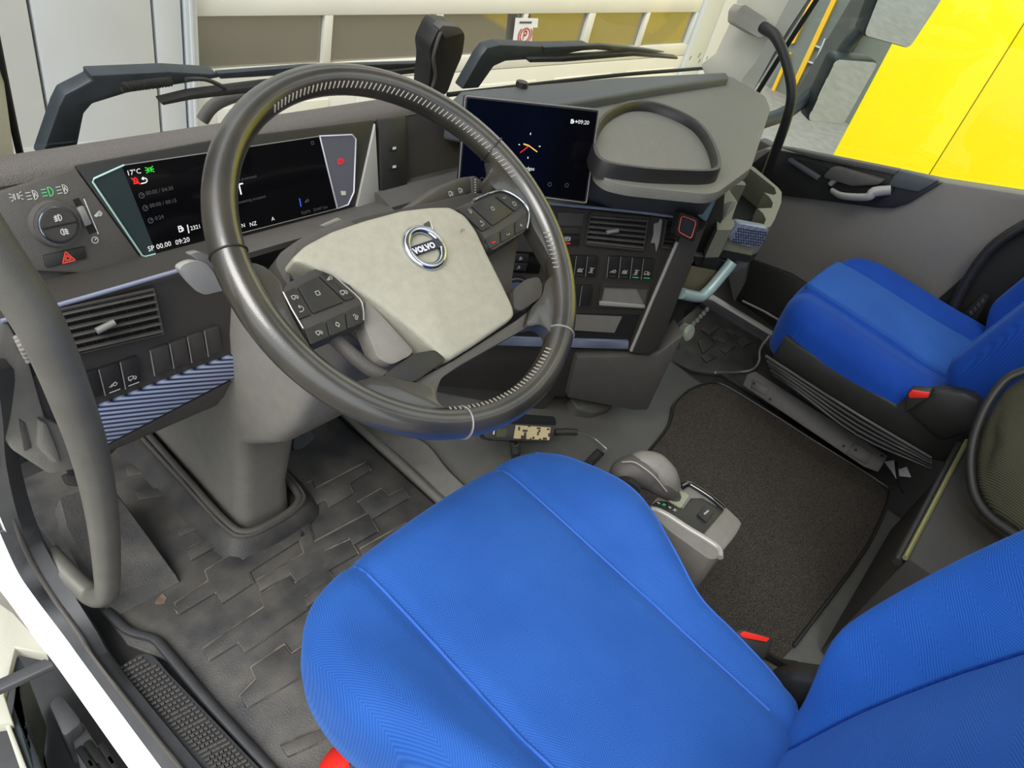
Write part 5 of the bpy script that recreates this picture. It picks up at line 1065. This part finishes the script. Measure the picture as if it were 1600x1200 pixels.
# ------------------------------------------------------------------ gear selector console
GZC = .40
gs = thing('gear_selector', 'grey gear selector console with palm grip beside the driver seat', 'gear selector', at(1080, 840, z=.25))
GP = Pl((.95, .15, GZC), (1, 0, 0), (0, 1, 0))
def kg(L): return [(940 + x * .15, 700 + y * .15) for x, y in L]
prism('console_body', rounded(GP.poly(kg([(490, 640), (560, 530), (800, 400), (900, 350), (960, 380), (1300, 620), (1465, 780), (1400, 900), (1270, 1060), (1215, 1150), (1120, 1160), (900, 1000), (700, 860)]), 0), .01), V((.01, 0, -.12)), M['grey'], gs, .006, 3)
prism('dark_panel', GP.poly(kg([(520, 590), (580, 545), (720, 560), (850, 630), (930, 520), (1050, 520), (1275, 650), (1070, 890), (800, 745), (650, 660)]), .0015), V((0, 0, -.004)), M['black'], gs, .001)
prism('rear_cap', GP.poly(kg([(1280, 655), (1460, 785), (1270, 1045), (1075, 895)]), .0015), V((0, 0, -.004)), M['grey'], gs, .001)
tube('silver_edge', [GP.pix(*p, .0) for p in kg([(505, 640), (580, 650), (700, 710), (900, 840), (1100, 960), (1220, 1050), (1235, 1140)])], .0055, M['silverp'], gs, seg=8, n=4)
tube('gloss_edge', [GP.pix(*p, .002) for p in kg([(830, 410), (900, 375), (960, 400), (1130, 510), (1280, 635)])], .006, mat('gloss_black', (20, 20, 20), .08, coat=1), gs, seg=8, n=4)
prism('selector_key', rounded(GP.poly(kg([(1000, 690), (1080, 580), (1180, 660), (1090, 770)]), .005), .002), V((0, 0, -.005)), M['black'], gs, .0012)
strokes('key_mark', GP, [[GP.pix(*kg([(1070, 690)])[0], .005), GP.pix(*kg([(1110, 655)])[0], .005)]], .003, M['silverp'], gs)
for i, (p, s) in enumerate((((595, 575), 'R'), ((650, 595), 'N'), ((710, 622), 'A'), ((765, 652), 'M'))): text('gear_letter', s, GP, kg([p])[0], .0055, M['glow_g'] if i == 1 else M['glow_w'], gs, base=.0016)
prism('grip_slot', rounded(GP.poly(kg([(690, 540), (820, 440), (920, 490), (830, 625)]), .004), .004), V((0, 0, -.006)), mat('pale_green_grey', (138, 142, 120), .4), gs, .001)
GK = Pl((.90, .25, .47), (1, 0, 0), (0, 1, .1))
gpx = [(964, 757, .410), (972, 742, .425), (993, 735, .435), (1018, 741, .434), (1036, 755, .427), (1050, 771, .412)]
gr_ = tube('palm_grip', [at(a, b, z=c) for a, b, c in gpx], [.012, .024, .028, .029, .025, .015], M['dash'], gs, seg=18, n=6)
g2p = [at(a, b, z=c) for a, b, c in ((982, 727, .437), (1000, 723, .447), (1022, 729, .448), (1040, 746, .440), (1052, 763, .422))]
tube('grip_top', g2p, [.010, .020, .024, .022, .014], M['grey'], gs, seg=16, n=6)
tube('grip_seam', [at(a, b, z=c) for a, b, c in ((972, 722, .455), (990, 722, .467), (1006, 731, .470), (1024, 746, .463), (1042, 768, .440))], .0012, M['thread'], gr_, seg=5, n=5)
TPn = (EYE - at(980, 755, z=.44)).normalized(); TP = Pl(at(980, 755, z=.452), V((-TPn.y, TPn.x, 0)) * -1, V((0, .6, 1)))
dome('thumb_pad', rounded(TP.poly([(957, 750), (970, 742), (985, 742), (999, 751), (1006, 760), (990, 770), (975, 767)]), .006), TP.n, .004, .018, M['deep'], gs, edge=.005, rings=6)
icon('grip_mark', TP, kg([(210, 330)])[0], .006, 'plus', M['glow_w'], gr_, w=.0013, base=.0032); icon('grip_mark', TP, kg([(310, 400)])[0], .006, 'minus', M['glow_w'], gr_, w=.0013, base=.0032)
tube('lever_neck', [at(1047, 768, z=.415), GP.pix(*kg([(760, 520)])[0], 0)], .012, M['dash'], gs, seg=10)
prism('mount_bracket', [V((.87, .02, .30)), V((.90, .16, .30)), V((.84, .20, .30)), V((.78, .08, .30))], V((0, 0, -.06)), M['black'], gs, .006)
# ------------------------------------------------------------------ two-way radio handset, cords
rd = thing('radio_handset', 'black two-way radio handset with tan patterned sticker on the engine tunnel', 'radio', at(812, 675, z=.12))
RP = Pl(at(815, 670, z=.17), V((.87, -.5, 0)), V((.35, .62, .6)))
def kr_(L): return [(740 + x * .1375, 630 + y * .1375) for x, y in L]
prism('cradle', rounded(RP.poly(kr_([(300, 170), (520, 120), (920, 150), (945, 240), (900, 270), (250, 250)]), .004), .006), RP.n * -.05, M['deep'], rd, .005)
rb_ = prism('handset_body', rounded(RP.poly(kr_([(110, 330), (150, 260), (320, 230), (930, 250), (905, 400), (870, 435), (330, 420), (220, 415), (130, 390)]), .02), .006), RP.n * -.03, M['panel'], rd, .004)
plate('handset_screen', RP, kr_([(265, 295), (375, 290), (365, 385), (255, 380)]), mat('olive_lcd', (78, 82, 48), .3), rd, .0215, .002)
lb = plate('patterned_sticker', RP, kr_([(480, 250), (875, 275), (860, 420), (455, 400)]), mat('tan_sticker', (214, 194, 148), .6), rd, .0215, .002)
random.seed(5)
for x, y, w, h in ((510, 265, 20, 45), (560, 300, 55, 25), (575, 330, 25, 40), (540, 365, 60, 45), (620, 255, 30, 15), (720, 275, 45, 18), (740, 300, 20, 30), (725, 325, 18, 40), (670, 380, 25, 25), (790, 390, 45, 25), (745, 400, 25, 15), (835, 285, 30, 20), (850, 340, 18, 40), (640, 395, 20, 20)):
    plate('sticker_block', RP, kr_([(x, y), (x + w, y + 2), (x + w - 3, y + h), (x - 3, y + h)]), M['panel'], lb, .0222, .0008)
plate('side_mark', RP, kr_([(232, 285), (246, 283), (236, 355), (218, 355)]), M['paper'], rd, .0222, .001)
tube('plug', [RP.pix(*p, .0) for p in kr_([(915, 330), (1060, 325), (1170, 330)])], .008, M['panel'], rd, seg=10)
def coil(name, P, turns, R, r, label):
    P = catmull(P, 20); pts = []; n = turns * 10
    for i in range(n):
        s = i / (n - 1) * (len(P) - 1); k = min(int(s), len(P) - 2); c = P[k].lerp(P[k + 1], s - k); t = (P[k + 1] - P[k]).normalized(); u = t.orthogonal().normalized(); w = t.cross(u); a = i / 10 * 2 * math.pi
        pts.append(c + u * R * math.cos(a) + w * R * math.sin(a))
    o = tube(name, pts, r, M['rubber'], None, seg=5); tag(o, label, 'cord'); return o
coil('coiled_cord', [at(804, 690, z=.16), at(806, 708, z=.13), at(808, 735, z=.11)], 12, .0085, .0032, 'black coiled cord hanging straight below the radio handset')
coil('coiled_cord', [at(938, 706, z=.11), at(922, 722, z=.10), at(900, 745, z=.10)], 11, .0085, .0032, 'black coiled cord slanting on the engine tunnel near the gear lever')
th = tube('thin_wire', [RP.pix(*kr_([(1170, 330)])[0], 0), at(925, 683, z=.12), at(943, 697, z=.115), at(948, 703, z=.112), at(938, 707, z=.11)], .0018, M['satin'], None, seg=5, n=5); tag(th, 'thin wire from the radio plug to the slanting coiled cord', 'wire')
# red extinguisher head under the seat edge
fx = thing('fire_extinguisher', 'red rounded object peeking out below the driver seat edge', 'extinguisher', at(548, 1205, z=.01))
c_ = at(546, 1214, z=.10)
loft('body', [[c_ + V((r * math.cos(a), r * math.sin(a), z)) for a in [k * 2 * math.pi / 20 for k in range(20)]] for r, z in ((.045, -.075), (.048, -.07), (.048, .0), (.044, .02), (.03, .035), (.012, .04))], M['red'], fx, ang=60)
tube('carry_handle', [c_ + V((0, 0, .04)), c_ + V((.02, -.02, .06)), c_ + V((.05, -.05, .065))], .008, M['black'], fx, seg=8)
